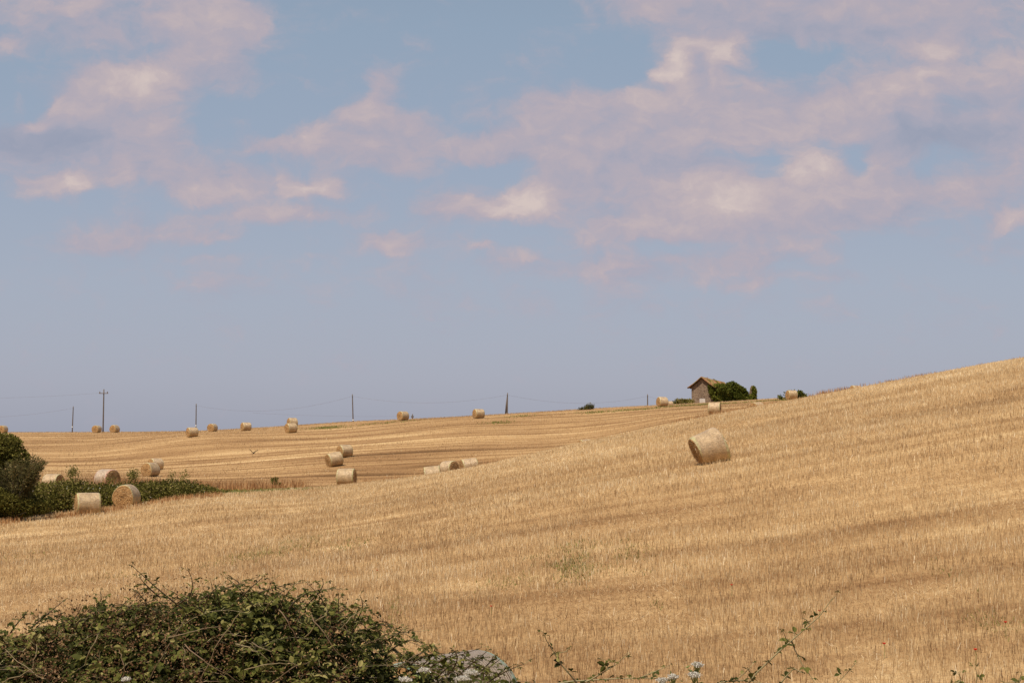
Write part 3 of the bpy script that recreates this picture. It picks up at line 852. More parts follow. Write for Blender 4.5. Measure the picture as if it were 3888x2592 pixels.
TOPS = {1645: 1771, 1708: 1750, 1785: 1740, 2224: 1668, 2876: 1527, 3250: 1464, 412: 1782, 208: 1799, 2714: 1528, 3007: 1481}
protos = {}
for (x, y, dist, turn, tilt, dpx, var, net, lab) in BALES:
    u = uv_of(x, 1600)[0]
    if dist is None: X, Y = hit(x, y)
    else: X, Y = u * dist, dist
    Y = min(Y, 240 if x == 1110 else 999); X = u * Y
    D = dpx / FPX * Y
    s = float(np.clip(D / 1.38, .8, 1.25))
    if x in TOPS:                                    # base hidden: slide along the sight line until it stands on the ground
        q = np.linspace(Y - 14, Y + 14, 57); e = np.abs(ground_z(u * q, q) - (v_of(TOPS[x]) * q - s * 1.36)) + .06 * np.abs(q - Y)
        Y = float(q[np.argmin(e)]); X = u * Y
    if not protos:
        b = make_bale(var, net); protos['x'] = b
    else: b = copy_bale(protos['x'], var, net)
    b.location = (X, Y, gz(X, Y) - .04 * s - (.35 if x == 2541 else 0))
    b.scale = (s * (.86 if x == 2708 else 1), s, s)
    M = Matrix.Rotation(-math.atan(u), 3, 'Z') @ Matrix.Rotation(R_(-tilt), 3, 'Y') @ Matrix.Rotation(R_(turn), 3, 'Z')
    b.rotation_euler = M.to_euler()
    if x in TOPS: b.location.z = v_of(TOPS[x]) * Y - s * 1.365
    tag(b, lab, 'bale', GROUP)
    print('bale', x, 'Y=%.0f' % Y, 'dia=%.2f' % D, 's=%.2f' % s, 'sunk=%.2f' % (gz(X, Y) - b.location.z))

# ------------------------------------------------------------------ stone barn with ivy
def build_barn():
    Y0 = 256.0
    u, v = uv_of(2626, 1531); A = np.array([u * Y0, Y0])                    # left front corner
    ax = math.radians(27.0)
    d = np.array([math.sin(ax), math.cos(ax)])                               # ridge direction, away from the viewer
    g = np.array([math.cos(ax), -math.sin(ax)])                              # along the gable, to the right
    W, Lh = 4.05, 13.0
    z0 = gz(*(A + g * W / 2)) - .1
    zb = v * Y0
    root = thing('stone_barn', 'small ruined stone barn with sagging orange tiled roof on the ridge', 'barn', (A[0], A[1], min(z0, zb) - .1))
    z0 = root.location.z
    eave = uv_of(2626, 1470)[1] * Y0 - z0; apex = uv_of(2665, 1435)[1] * Y0 - z0
    P = lambda a, b, z: [g[0] * a + d[0] * b, g[1] * a + d[1] * b, z]
    # front gable wall with its doorway, thick rubble stone
    mb = MB(); th = .5
    d0, d1 = W * .36, W * .63; dh = uv_of(2665, 1511)[1] * Y0 - z0
    ne = 12
    def wall_poly(pts, b0, b1):
        n = len(pts)
        V = [P(a, b0, z) for a, z in pts] + [P(a, b1, z) for a, z in pts]
        return V, n
    # gable built from vertical strips so that the doorway stays open
    xs = np.unique(np.concatenate([np.linspace(0, d0, 5), np.linspace(d0, d1, 4), np.linspace(d1, W, 5), [W / 2]]))
    topz = lambda a: eave + (apex - eave) * (1 - abs(a - W / 2) / (W / 2)) - .02
    bulge = lambda a, z: 0.03 * math.sin(a * 3 + z * 2)
    for a0, a1 in zip(xs[:-1], xs[1:]):
        lo = dh if (a0 >= d0 - 1e-6 and a1 <= d1 + 1e-6) else -1.0
        V = [P(a0, 0, lo), P(a1, 0, lo), P(a1, 0, topz(a1)), P(a0, 0, topz(a0)), P(a0, th, lo), P(a1, th, lo), P(a1, th, topz(a1)), P(a0, th, topz(a0))]
        F = [[0, 1, 2, 3], [5, 4, 7, 6], [3, 2, 6, 7], [1, 0, 4, 5]]
        if a0 == 0 or abs(a0 - d1) < 1e-6: F.append([0, 3, 7, 4])
        if a1 == W or abs(a1 - d0) < 1e-6: F.append([1, 5, 6, 2])
        mb.add(V, F)
    mb.build('gable_wall', M_stone, root)
    for nm, a0, a1 in (('side_wall', 0.003, th), ('side_wall', W - th, W - .003)):
        mb = MB()
        V = [P(a0, th + .003, -1), P(a1, th + .003, -1), P(a1, Lh, -1), P(a0, Lh, -1), P(a0, th + .003, eave), P(a1, th + .003, eave), P(a1, Lh, eave - .3), P(a0, Lh, eave - .3)]
        mb.add(V, [[0, 3, 2, 1], [4, 5, 6, 7], [0, 1, 5, 4], [1, 2, 6, 5], [2, 3, 7, 6], [3, 0, 4, 7]])
        mb.build(nm, M_stone, root)
    mb = MB()
    V = [P(th, Lh - th, -1), P(W - th, Lh - th, -1), P(W - th, Lh - .01, -1), P(th, Lh - .01, -1), P(th, Lh - th, eave), P(W - th, Lh - th, eave), P(W - th, Lh - .01, eave), P(th, Lh - .01, eave)]
    mb.add(V, [[0, 3, 2, 1], [4, 5, 6, 7], [0, 1, 5, 4], [1, 2, 6, 5], [2, 3, 7, 6], [3, 0, 4, 7]])
    mb.build('back_wall', M_stone, root)
    # door: pale boards set back in the opening
    mb = MB(); nb = 6
    for k in range(nb):
        a0 = d0 + (d1 - d0) * k / nb + .006; a1 = d0 + (d1 - d0) * (k + 1) / nb - .006
        V = [P(a0, .06, -1), P(a1, .06, -1), P(a1, .06, dh), P(a0, .06, dh), P(a0, .12, -1), P(a1, .12, -1), P(a1, .12, dh), P(a0, .12, dh)]
        mb.add(V, [[0, 1, 2, 3], [5, 4, 7, 6], [3, 2, 6, 7], [1, 0, 4, 5], [0, 3, 7, 4], [1, 5, 6, 2]], a=.3 + .4 * rng.random())
    mb.build('door', M_board, root)
    # roof: two sagging slopes of half-round tiles, overhanging
    ov, fr = .62, .55
    slope = (apex - eave) / (W / 2)
    nb_, na = 40, 34
    for side in (-1, 1):
        V = []; Q = []
        for layer, off in ((0, .09), (1, -.03)):
            for i in range(nb_):
                b = -fr + (Lh * .95 + fr) * i / (nb_ - 1)
                sag = -.16 * math.sin(max(0, b) / Lh * 3.0) - .45 * max(0, b / Lh)**2
                rag = rng.normal(0, .05) if layer == 0 else 0
                for k in range(na):
                    s = (W / 2 + ov + rag) * k / (na - 1)
                    a = W / 2 + side * s
                    # the slope flattens towards the eaves
                    z = apex + .12 - slope * s * (1 - .13 * (s / (W / 2 + ov))**2) + sag * (1 - .3 * s / W) + off
                    if layer == 0: z += .035 * math.sin(i * math.pi * .95) + .02 * (k % 2) + rng.normal(0, .012)
                    V.append(P(a, b, z))
        m = nb_ * na
        for i in range(nb_ - 1):
            for k in range(na - 1):
                a = i * na + k; q = [a, a + 1, a + na + 1, a + na]
                Q.append(q if side < 0 else q[::-1]); q2 = [m + t for t in q]; Q.append(q2[::-1] if side < 0 else q2)
        for i in range(nb_ - 1):
            for k in (0, na - 1):
                a = i * na + k; Q.append([a, a + na, m + a + na, m + a])
        for k in range(na - 1):
            for i in (0, nb_ - 1):
                a = i * na + k; Q.append([a, a + 1, m + a + 1, m + a])
        obj('roof_slope', np_mesh('roof_slope', V, Q), M_tile, root)
    # rafters under the front overhang
    for side in (-1, 1):
        for b in (-.42, .9 if side < 0 else -.1):
            mb = MB()
            pts = [P(W / 2 + side * s, b, apex + .0 - slope * s * (1 - .13 * (s / (W / 2 + ov))**2)) for s in (.05, W / 4, W / 2, W / 2 + ov - .05)]
            mb.tube(pts, .075, 4, rng.random()); mb.build('rafter', M_rafter, root)
    # broken far gable end standing clear at the right
    def wpx(x, y, Y): u, v = uv_of(x, y); return np.array([u * Y, Y, v * Y])
    Yr = 272.0
    mb = MB()
    prof = [(2843, 1530), (2843, 1497), (2846, 1484), (2848, 1472), (2852, 1464), (2858, 1463), (2861, 1468), (2866, 1472), (2867, 1480), (2868, 1530)]
    F = [wpx(x, y, Yr) for x, y in prof]; n = len(F)
    V = np.array(F + [f + np.array([.25, .7, 0]) for f in F]) - np.array(root.location)
    mb.add(V, [[i, (i + 1) % n, n + (i + 1) % n, n + i] for i in range(n)])
    ctr = V[:n].mean(0); ctr2 = V[n:].mean(0)
    mb.add(np.vstack([V, ctr, ctr2]), None, [[2 * n, (i + 1) % n, i] for i in range(n)] + [[2 * n + 1, n + i, n + (i + 1) % n] for i in range(n)])
    mb.build('broken_gable', M_stone, root)

    # ivy swallowing the right-hand wall
    iv = thing('ivy', 'thick dark ivy swallowing the right wall and roof end of the stone barn', 'climbing plant', (*(A + g * W + d * 4), z0))
    off = np.array([*iv.location, 0, 0, 0])
    bl = []
    hz0 = root.location.z
    for b in np.arange(.5, 13.0, .9):                                        # hugging the side wall
        for q, (a, zf, rr) in enumerate(((W + .35, .30, .75), (W + .35, .68, .75), (W + .55, .92, .6))):
            p = P(a + rng.uniform(-.1, .25) + .035 * b, b, eave * zf + rng.uniform(-.15, .15))
            bl.append((p[0] + root.location.x, p[1] + root.location.y, p[2] + hz0, rr, .8, .75))
    for q in range(16):                                                       # over the gable corner and up the verge
        t = q / 15; p = P(W * (1.03 - .17 * t) + rng.uniform(-.1, .12), -.3 + rng.uniform(-.1, .25), eave * (.35 + .70 * t) + rng.uniform(-.1, .1))
        bl.append((p[0] + root.location.x, p[1] + root.location.y, p[2] + hz0, .3, .26, .34))
    for x, yt, Y, dy in ((2735, 1472, 258.5, .9), (2748, 1466, 259, 1.1), (2760, 1457, 260, 1.2), (2771, 1452, 261, 1.3), (2783, 1450, 261, 1.4), (2793, 1454, 261, 1.4),
                         (2803, 1462, 261, 1.4), (2813, 1468, 261, 1.3), (2823, 1473, 261, 1.2), (2831, 1485, 261, 1.1), (2837, 1497, 261, 1.0)):
        yb = 1530 - (x - 2700) * .04
        bl.append(px_blob(x, (yt + yb) / 2, 12, (yb - yt) / 2, Y, dy))
        bl.append(px_blob(x + rng.uniform(-4, 4), yt + (yb - yt) * .75, 11, (yb - yt) * .3, Y - 1.0, .8))
        bl.append(px_blob(x + rng.uniform(-4, 4), yt + 9, 9, 9, Y - .5, .9))
    foliage_obj('foliage', np.array(bl) - off, 34000, .25, M_ivy, iv, .75, .5, .33, .8, .45, .18, 31, .6)
    # runners climbing over the tiles of the right slope and the gable corner
    PP = []; NN = []
    n = 5200
    s = (W / 2 + ov) * rng.random(n)**.65; b = Lh * .9 * rng.random(n) - fr
    keep = (fbm(s * 1.1 + 3, b * .8, 91, 3) + .22 * (s / (W / 2)) - .10 * (b < .4) - .3 * (b > 2.5) * (b < 5.5) * (s > 1.8)) > .64
    s, b = s[keep], b[keep]
    for k in range(len(s)):
        z = apex + .12 - slope * s[k] * (1 - .13 * (s[k] / (W / 2 + ov))**2) - .16 * math.sin(max(0, b[k]) / Lh * 3.0) - .45 * max(0, b[k] / Lh)**2 + .14
        PP.append(np.array(P(W / 2 + s[k], b[k], z)) + np.array(root.location) - off[:3]); NN.append([.4, -.2, .9])
    n = 900                                                                  # edge of the gable
    a = W - np.abs(rng.normal(0, .22, n)); zz = rng.uniform(.9, eave + .9, n)
    for k in range(n):
        if zz[k] < topz(min(W, a[k])) + .3 and a[k] > W - .12 - .34 * (zz[k] / eave):
            PP.append(np.array(P(a[k], -.08, zz[k])) + np.array(root.location) - off[:3]); NN.append([0, -1, .2])
    PP = np.array(PP); NN = np.array(NN)
    V, T, At = leaves(PP, NN, rng.uniform(.12, .26, len(PP)), np.clip(rng.normal(.72, .18, len(PP)), 0, 1), .75, .4)
    obj('runners', np_mesh('runners', V, None, T, {'tint': At}), M_ivy, iv)
    mb = MB()
    for k in range(8): limb(mb, np.array(P(W + .15, 1 + k * 1.2, 0)) + np.array(root.location) - off[:3], np.array(P(W + .1, 1.2 + k * 1.25, eave * .8)) + np.array(root.location) - off[:3], .05, .02, .06)
    mb.build('stem', M_bark, iv)
    iv2 = thing('ivy', 'narrow column of ivy over the broken end wall right of the barn', 'climbing plant', (*wpx(2857, 1530, Yr)[:2], wpx(2857, 1530, Yr)[2] - .5))
    off = np.array([*iv2.location, 0, 0, 0])
    bl = [px_blob(*q) for q in ((2862, 1476, 7, 10, Yr, .7), (2864, 1490, 8, 14, Yr - .3, .7), (2861, 1506, 10, 14, Yr - .3, .7), (2860, 1520, 11, 9, Yr - .3, .8), (2850, 1512, 9, 14, Yr - .3, .6), (2870, 1514, 3, 6, Yr, .3))]
    foliage_obj('foliage', np.array(bl) - off, 2600, .25, M_ivy, iv2, .75, .5, .33, .8, .62, .2, 37, .6)
build_barn()

# ------------------------------------------------------------------ poles and wires
def pole(x, ytop, ybase, Y, label, name='utility_pole', rad=.115, lean=0.0, cross=None, marker=False, strut=False, group='wooden poles along the ridge'):
    u = uv_of(x, ybase)[0]; X = u * Y
    zb = min(gz(X, Y), v_of(ybase) * Y)
    zt = v_of(ytop) * Y
    root = thing(name, label, 'pole', (X, Y, zb), group=group)
    H = zt - zb
    mb = MB(); t = np.linspace(0, 1, 7)
    pts = np.stack([lean * (t) / FPX * Y, 0 * t, -.4 + (H + .4) * t], 1)
    mb.tube(pts, np.linspace(rad, rad * .72, 7), 10, .45); mb.build('post', M_wood, root, True)
    if cross:
        zc = v_of(cross) * Y - zb; lx = lean / FPX * Y
        mb = MB(); mb.box((lx, -.16, zc), (.95 * H / 9, .06, .07), a=.6); mb.build('crossarm', M_wood, root)
        for sx in (-.8, .8):
            mb = MB(); zz = np.array([.06, .14, .22, .3, .38]); mb.tube(np.stack([np.full(5, lx + sx * H / 9), np.full(5, -.16), zc + zz], 1), [.05, .12, .07, .12, .05], 8)
            mb.build('insulator', M_ceramic, root, True)
    else:
        mb = MB(); mb.box((lean / FPX * Y, -rad - .03, H - .35), (.05, .05, .09), a=.2); mb.build('bracket', M_ceramic, root)
    if marker:
        zz = v_of(marker) * Y - zb
        mb = MB(); fl = zz / H * lean / FPX * Y; mb.box((fl, -rad - .012, zz), (.09, .02, .11)); mb.build('marker_plate', M_marker, root)
    if strut:
        mb = MB(); mb.tube([(-.32, .3, -.5), (-.15, .15, H * .45), (lean / FPX * Y, .05, H * .9)], [.14, .13, .1], 8, .4); mb.build('strut', M_wood, root, True)
    return root, np.array([X + lean / FPX * Y, Y, zt])

PY = 284.0
_, p276 = pole(274, 1542, 1641, 280, 'thin plain pole on the far left, shorter than its crossarm neighbour', lean=2, marker=1620)
_, p390 = pole(391, 1477, 1641, 281, 'tall pole with crossarm and two insulators between two ridge bales', rad=.15, cross=1493)
_, p744 = pole(744, 1532, 1626, 274, 'plain pole rising directly behind a bale on the left ridge', lean=-0.5, marker=1615)
_, p1338 = pole(1341, 1496, 1602, 250, 'plain leaning pole standing alone on the middle ridge, pale mark near foot', lean=-4, marker=1594)
_, p1925 = pole(1926, 1491, 1577, 240, 'propped pole with a second slanting leg, right of a ridge bale', lean=1, strut=True)
_, p2459 = pole(2459, 1496, 1546, 262, 'short plain pole on the ridge left of a bale near the barn', lean=0, rad=.12)
_, p1566 = pole(1566, 1571, 1597, 330, 'tiny pole top with crossarm peeping over the ridge beside a bale', cross=1584, rad=.16)
pole(2953, 1498, 1520, 238, 'thin wooden stake left of the broad ridge shrub', 'stake', .07, group='stakes on the ridge')

def wire(label, a, b, sag, r=.009):
    t = np.linspace(0, 1, 40)[:, None]
    P = a * (1 - t) + b * t; P[:, 2] -= 4 * sag * (t * (1 - t))[:, 0]
    mb = MB(); mb.tube(P, r, 5, .5, False)
    o = mb.build('overhead_wire', M_wire)
    tag(o, label, 'wire', 'overhead wires between the ridge poles')
def at(x, y, Y): u, v = uv_of(x, y); return np.array([u * Y, Y, v * Y])
d3 = np.array([0, 0, -.35])
wire('slack wire running off the left edge from the thin plain pole', at(-420, 1560, 292), p276 + d3, 1.6)
wire('higher wire running off the left edge from the crossarm pole', at(-500, 1500, 300), at(385, 1491, 281), .85)
wire('sagging wire between the left plain pole and the leaning middle pole', p744 + d3, p1338 + d3, 1.75)
wire('sagging wire between the leaning middle pole and the propped pole', p1338 + d3, p1925 + d3, 1.25)
wire('sagging wire between the propped pole and the short pole by the barn', p1925 + d3, p2459 + d3, 1.35)
wire('wire falling right from the short pole behind the ridge bale', p2459 + d3, at(2640, 1524, 300), .5)
wire('low wire crossing behind the ridge towards the tiny crossarm pole', at(960, 1567, 318), p1566 + np.array([0, 0, -.5]), .35)

# ------------------------------------------------------------------ bird
def build_bird():
    Y = 150.0
    u, v = uv_of(962, 1720)
    root = thing('flying_bird', 'dark bird flying low over the far slope with wings raised', 'bird', (u * Y, Y, v * Y))
    k = Y / FPX
    # one continuous skin: body spindle along x with both wings grown from its sides
    secs = [(-8, -2.2, .35, .25), (-6, -2.0, .9, .35), (-4, -1.6, 1.3, 1.0), (-1.5, -1.1, 1.6, 1.5), (1.2, -.5, 1.6, 1.5), (3, 0, 1.1, 1.1), (4.2, .3, .95, .95), (5.2, .25, .6, .5), (6.2, 0, .12, .12)]
    ns = 12; V = []; A = []
    for x, z, ry, rz in secs:
        for q in range(ns):
            t = q / ns * 2 * math.pi
            V.append([x * k, ry * k * math.cos(t), (z + rz * math.sin(t)) * k]); A.append(.25)
    Q = [[i * ns + j, (i + 1) * ns + j, (i + 1) * ns + (j + 1) % ns, i * ns + (j + 1) % ns] for i in range(len(secs) - 1) for j in range(ns)]
    T = [[0, j, j + 1] for j in range(1, ns - 1)] + [[(len(secs) - 1) * ns, (len(secs) - 1) * ns + j + 1, (len(secs) - 1) * ns + j] for j in range(1, ns - 1)]
    # wings: sections (tip offset x, y, z, chord)
    for sgn, path in ((-1, [(.5, -1.3, .8, 5.2), (-3.5, -3.5, 5.0, 5.0), (-8, -5, 9.5, 4.6), (-12, -6, 13.5, 3.4), (-16, -7, 18, 1.0)]),
                      (1, [(.8, 1.3, .8, 4.6), (4, 5, 4.0, 4.6), (8, 9, 7.5, 3.8), (12, 12, 10.5, 2.8), (16, 15, 13.0, .8)])):
        for x, y, z, c in path:
            b = len(V)
            for (fx, fz) in ((.35, 0), (.1, .35), (-.65, .02), (.1, -.2)):
                V.append([(x + fx * c * .8) * k, (y + fx * c * .45) * k, (z + fz * .9 - fx * c * .25) * k])
                A.append(.95 if (sgn < 0 and c in (5.0,) and fx < 0) else .15)
        nb = len(V) - 4 * len(path)
        for i in range(len(path) - 1):
            for j in range(4):
                Q.append([nb + i * 4 + j, nb + (i + 1) * 4 + j, nb + (i + 1) * 4 + (j + 1) % 4, nb + i * 4 + (j + 1) % 4])
        e = nb + 4 * (len(path) - 1); Q.append([e, e + 1, e + 2, e + 3])
        # join wing root to the body side
        ring = [3 * ns + (0 if sgn > 0 else 6), 4 * ns + (0 if sgn > 0 else 6)]
        Q.append([ring[1], ring[0], nb + 2, nb + 1]); Q.append([ring[0], ring[1], nb + 3, nb + 2])
    # fanned tail
    b = len(V)
    for x, y, z in ((-6, -.9, -1.9), (-6, .9, -1.9), (-11.5, 1.9, -2.6), (-11.5, -1.9, -2.6), (-6, -.9, -2.2), (-6, .9, -2.2), (-11.5, 1.9, -2.8), (-11.5, -1.9, -2.8)):
        V.append([x * k * .8, y * k, z * k]); A.append(.2)
    Q += [[b, b + 1, b + 2, b + 3], [b + 7, b + 6, b + 5, b + 4], [b, b + 3, b + 7, b + 4], [b + 1, b + 5, b + 6, b + 2], [b + 2, b + 6, b + 7, b + 3], [b + 1, b, b + 4, b + 5]]
    obj('body', np_mesh('body', np.array(V), Q, T, {'tint': A}, True), M_feather, root)
build_bird()

# ------------------------------------------------------------------ foreground brambles
LEAF = np.array([[0, 0, 0], [.22, .27, .05], [.22, 0, -.02], [.22, -.27, .05], [.55, .33, .06], [.55, 0, -.03], [.55, -.33, .06], [.82, .2, .0], [.82, 0, -.06], [.82, -.2, .0], [1, 0, -.14]])
LEAF_Q = np.array([[1, 2, 5, 4], [2, 3, 6, 5], [4, 5, 8, 7], [5, 6, 9, 8]]); LEAF_T = np.array([[0, 2, 1], [0, 3, 2], [7, 8, 10], [8, 9, 10]])

class Leafer:
    def __init__(s): s.V = []; s.A = []
    def add(s, P, D, U, size, tint):
        """P base, D length direction, U leaf normal (all n x 3)"""
        D = D / (np.linalg.norm(D, axis=1)[:, None] + 1e-9)
        S = np.cross(U, D); S /= np.linalg.norm(S, axis=1)[:, None] + 1e-9
        U = np.cross(D, S)
        L = LEAF[None] * size[:, None, None]
        V = P[:, None] + L[..., :1] * D[:, None] + L[..., 1:2] * S[:, None] + L[..., 2:] * U[:, None] * 1.6
        s.V.append(V.reshape(-1, 3)); s.A.append(np.repeat(tint, 11))
    def trifoliate(s, P, D, size, tint):
        """three leaflets on a short stalk, drooping, faces to the sky"""
        n = len(P)
        up = np.array([0, 0, 1.0]) + rng.normal(0, .38, (n, 3))
        S = np.cross(up, D); S /= np.linalg.norm(S, axis=1)[:, None] + 1e-9
        D = D / (np.linalg.norm(D, axis=1)[:, None] + 1e-9)
        droop = np.array([0, 0, -.25])
        s.add(P, D + droop, up, size, tint)
        for sg in (-1, 1):
            s.add(P - D * size[:, None] * .1, D * .25 + sg * S * .9 + droop + rng.normal(0, .12, (n, 3)), up, size * rng.uniform(.65, .95, n), np.clip(tint + rng.normal(0, .06, n), 0, 1))
    def build(s, name, mat, parent, off):
        V = np.vstack(s.V) - off; n = len(V) // 11
        b = np.arange(n)[:, None, None] * 11
        return obj(name, np_mesh(name, V, (b + LEAF_Q).reshape(-1, 4), (b + LEAF_T).reshape(-1, 3), {'tint': np.concatenate(s.A)}), mat, parent)

def bez(a, b, c, n):
    t = np.linspace(0, 1, n)[:, None]
    return (1 - t)**2 * a + 2 * t * (1 - t) * b + t**2 * c

def spray(lf, mb, pts, r0, r1, step, lsize, t0=.5, tsd=.2, start=.15, ct=.5):
    """a cane through pts (n x 3) with alternate trifoliate leaves"""
    mb.tube(pts, np.linspace(r0, r1, len(pts)), 6, ct)
    seg = np.linalg.norm(np.diff(pts, axis=0), axis=1); L = np.concatenate([[0], np.cumsum(seg)])
    ts = np.arange(L[-1] * start, L[-1], step); ts = np.append(ts, L[-1])
    B = np.stack([np.interp(ts, L, pts[:, k]) for k in range(3)], 1)
    T = np.gradient(pts, axis=0); T = np.stack([np.interp(ts, L, T[:, k]) for k in range(3)], 1); T /= np.linalg.norm(T, axis=1)[:, None] + 1e-9
    n = len(ts)
    side = np.cross(T, np.array([0, 0, 1.0])); side /= np.linalg.norm(side, axis=1)[:, None] + 1e-9
    alt = np.where(np.arange(n) % 2 == 0, 1, -1)[:, None]
    D = side * alt * .8 + T * .5 + rng.normal(0, .3, (n, 3)); D[:, 2] += .25
    D /= np.linalg.norm(D, axis=1)[:, None]
    st = rng.uniform(.015, .05, n)[:, None]
    E = B + D * st
    fac = np.interp(ts / L[-1], [0, .6, 1], [1, .9, .45])
    for k in range(n): mb.tube([B[k], E[k]], .0014, 3, .9, False)
    lf.trifoliate(E, D, lsize * fac * rng.uniform(.75, 1.2, n), np.clip(rng.normal(t0, tsd, n), 0, 1))

def build_bramble():
    top = [(-120, 2395), (0, 2398), (60, 2392), (130, 2385), (200, 2350), (260, 2345), (330, 2320), (400, 2300), (470, 2290), (540, 2270), (600, 2262), (680, 2270), (740, 2262), (800, 2245), (860, 2225), (920, 2218), (980, 2222),
           (1050, 2235), (1120, 2262), (1200, 2258), (1270, 2272), (1330, 2300), (1390, 2340), (1430, 2372), (1480, 2405), (1530, 2428), (1600, 2456), (1680, 2486), (1760, 2512), (1830, 2532), (1900, 2548), (1990, 2562), (2080, 2580)]
    tx = np.array([t[0] for t in top], float); ty = np.array([t[1] for t in top], float)
    Yc = 10.6
    u0 = uv_of(800, 2500)[0]
    root = thing('bramble_bush', 'large dark bramble thicket filling the lower left foreground', 'bramble', (u0 * Yc, Yc, gz(u0 * Yc, Yc)))
    off = np.array(root.location)
    lf = Leafer(); mb = MB(); pan = []
    def topz(x): return v_of(float(np.interp(x, tx, ty))) * Yc
    # canes: rise from the base and arch to a point on or under the bush surface
    n = 560
    for k in range(n):
        x = -160 + 2120 * rng.random()**1.18
        Y = Yc + rng.normal(-.25, .75)
        u = uv_of(x, 2400)[0]
        zt = topz(x) * Y / Yc if Y > Yc else topz(x) - .30 * (Yc - Y)
        zt -= abs(rng.normal(0, .30)) + .03
        e = np.array([u * Y, Y, zt])
        sp = rng.normal(0, .55)
        s = np.array([e[0] - sp, Y + rng.normal(.2, .3), zt - rng.uniform(.5, 1.1)])
        c = np.array([(s[0] * .6 + e[0] * .4), (s[1] + e[1]) / 2, e[2] + rng.uniform(.0, .18)])
        spray(lf, mb, bez(s, c, e, 9), rng.uniform(.0025, .005), .0015, .06, .058, .5, .22, .1, rng.random() * .7)
    # leafy fill of the surface
    m = 8200
    x = rng.uniform(-160, 2000, m)
    dY = rng.uniform(-1.6, 1.1, m); Y = Yc + dY
    zt = np.array([topz(q) for q in x]); zt = np.where(dY > 0, zt * Y / Yc, zt + .36 * dY)
    dep = np.abs(rng.normal(0, .16, m)) + .05
    Xw = (x - 1944) / FPX / 1.0 * Y
    clump = fbm(x * .012, dY * 1.6 + dep * 3, 61, 3)
    keep = (clump > .50) & (rng.random(m) < np.interp(x, [1300, 1560], [1, .32]))
    P = np.stack([Xw, Y, zt - dep], 1)[keep]
    D = rng.normal(0, 1, P.shape); D[:, 2] *= .4; D[:, 1] -= .35
    lf.trifoliate(P, D, rng.uniform(.03, .085, len(P)), np.clip(rng.normal(.46, .23, len(P)) + (clump[keep] - .5) * .6, 0, 1))
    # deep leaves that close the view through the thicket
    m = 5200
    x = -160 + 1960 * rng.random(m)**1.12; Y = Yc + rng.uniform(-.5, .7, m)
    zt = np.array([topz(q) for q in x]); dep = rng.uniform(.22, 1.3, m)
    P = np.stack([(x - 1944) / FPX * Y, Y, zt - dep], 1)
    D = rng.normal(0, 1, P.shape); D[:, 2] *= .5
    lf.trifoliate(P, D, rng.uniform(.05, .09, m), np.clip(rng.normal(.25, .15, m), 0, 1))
    # long shoots standing above the outline (photo positions of root, bend and tip)
    shoots = [((720, 2330), (600, 2240), (500, 2145)), ((610, 2268), (560, 2230), (530, 2190)), ((720, 2300), (830, 2225), (930, 2215)), ((850, 2260), (960, 2215), (862, 2188)),
              ((1090, 2330), (1130, 2225), (1290, 2235)), ((1180, 2280), (1240, 2225), (1224, 2200)), ((120, 2380), (180, 2330), (240, 2280)), ((40, 2400), (75, 2350), (100, 2325)),
              ((330, 2330), (400, 2290), (380, 2245)), ((420, 2345), (520, 2300), (600, 2270)), ((1230, 2370), (1330, 2280), (1390, 2300)), ((1330, 2380), (1400, 2310), (1365, 2258)),
              ((1450, 2440), (1520, 2400), (1525, 2390)), ((1620, 2520), (1700, 2505), (1830, 2455)), ((1560, 2560), (1650, 2490), (1660, 2460)), ((1700, 2560), (1760, 2500), (1720, 2466)),
              ((1800, 2570), (1880, 2500), (1870, 2490)), ((1480, 2470), (1540, 2420), (1580, 2430)), ((960, 2260), (1040, 2220), (1150, 2212)), ((1600, 2560), (1690, 2480), (1780, 2470)), ((1660, 2570), (1720, 2500), (1800, 2500)), ((1720, 2580), (1800, 2510), (1850, 2470)), ((1780, 2590), (1860, 2530), (1900, 2500)), ((1850, 2590), (1920, 2540), (1990, 2520)), ((1560, 2520), (1620, 2470), (1690, 2480)), ((680, 2290), (760, 2250), (715, 2165)), ((250, 2375), (290, 2350), (310, 2300)),
              ((1380, 2400), (1440, 2360), (1500, 2370)), ((1640, 2540), (1740, 2530), (1900, 2530)), ((880, 2300), (940, 2240), (1000, 2188))]
    for a, b, c in shoots:
        Y = Yc + rng.normal(-.3, .25)
        pts = bez(at(*a, Y + .3), at(*b, Y), at(*c, Y - .15), 12)
        spray(lf, mb, pts, .0065, .002, .07, .05, .45, .18, .12, .25)
    for k in range(46):
        x = rng.uniform(-60, 1850); yy = float(np.interp(x, tx, ty)); dx = rng.normal(0, 70); Y = Yc + rng.normal(-.2, .3)
        pts = bez(at(x - dx, yy + rng.uniform(40, 90), Y + .2), at(x - dx * .3, yy - rng.uniform(-10, 25), Y), at(x + dx * .5, yy - rng.uniform(-25, 42), Y - .1), 10)
        spray(lf, mb, pts, .0045, .0015, .06, .045, .5, .2, .2, .3)
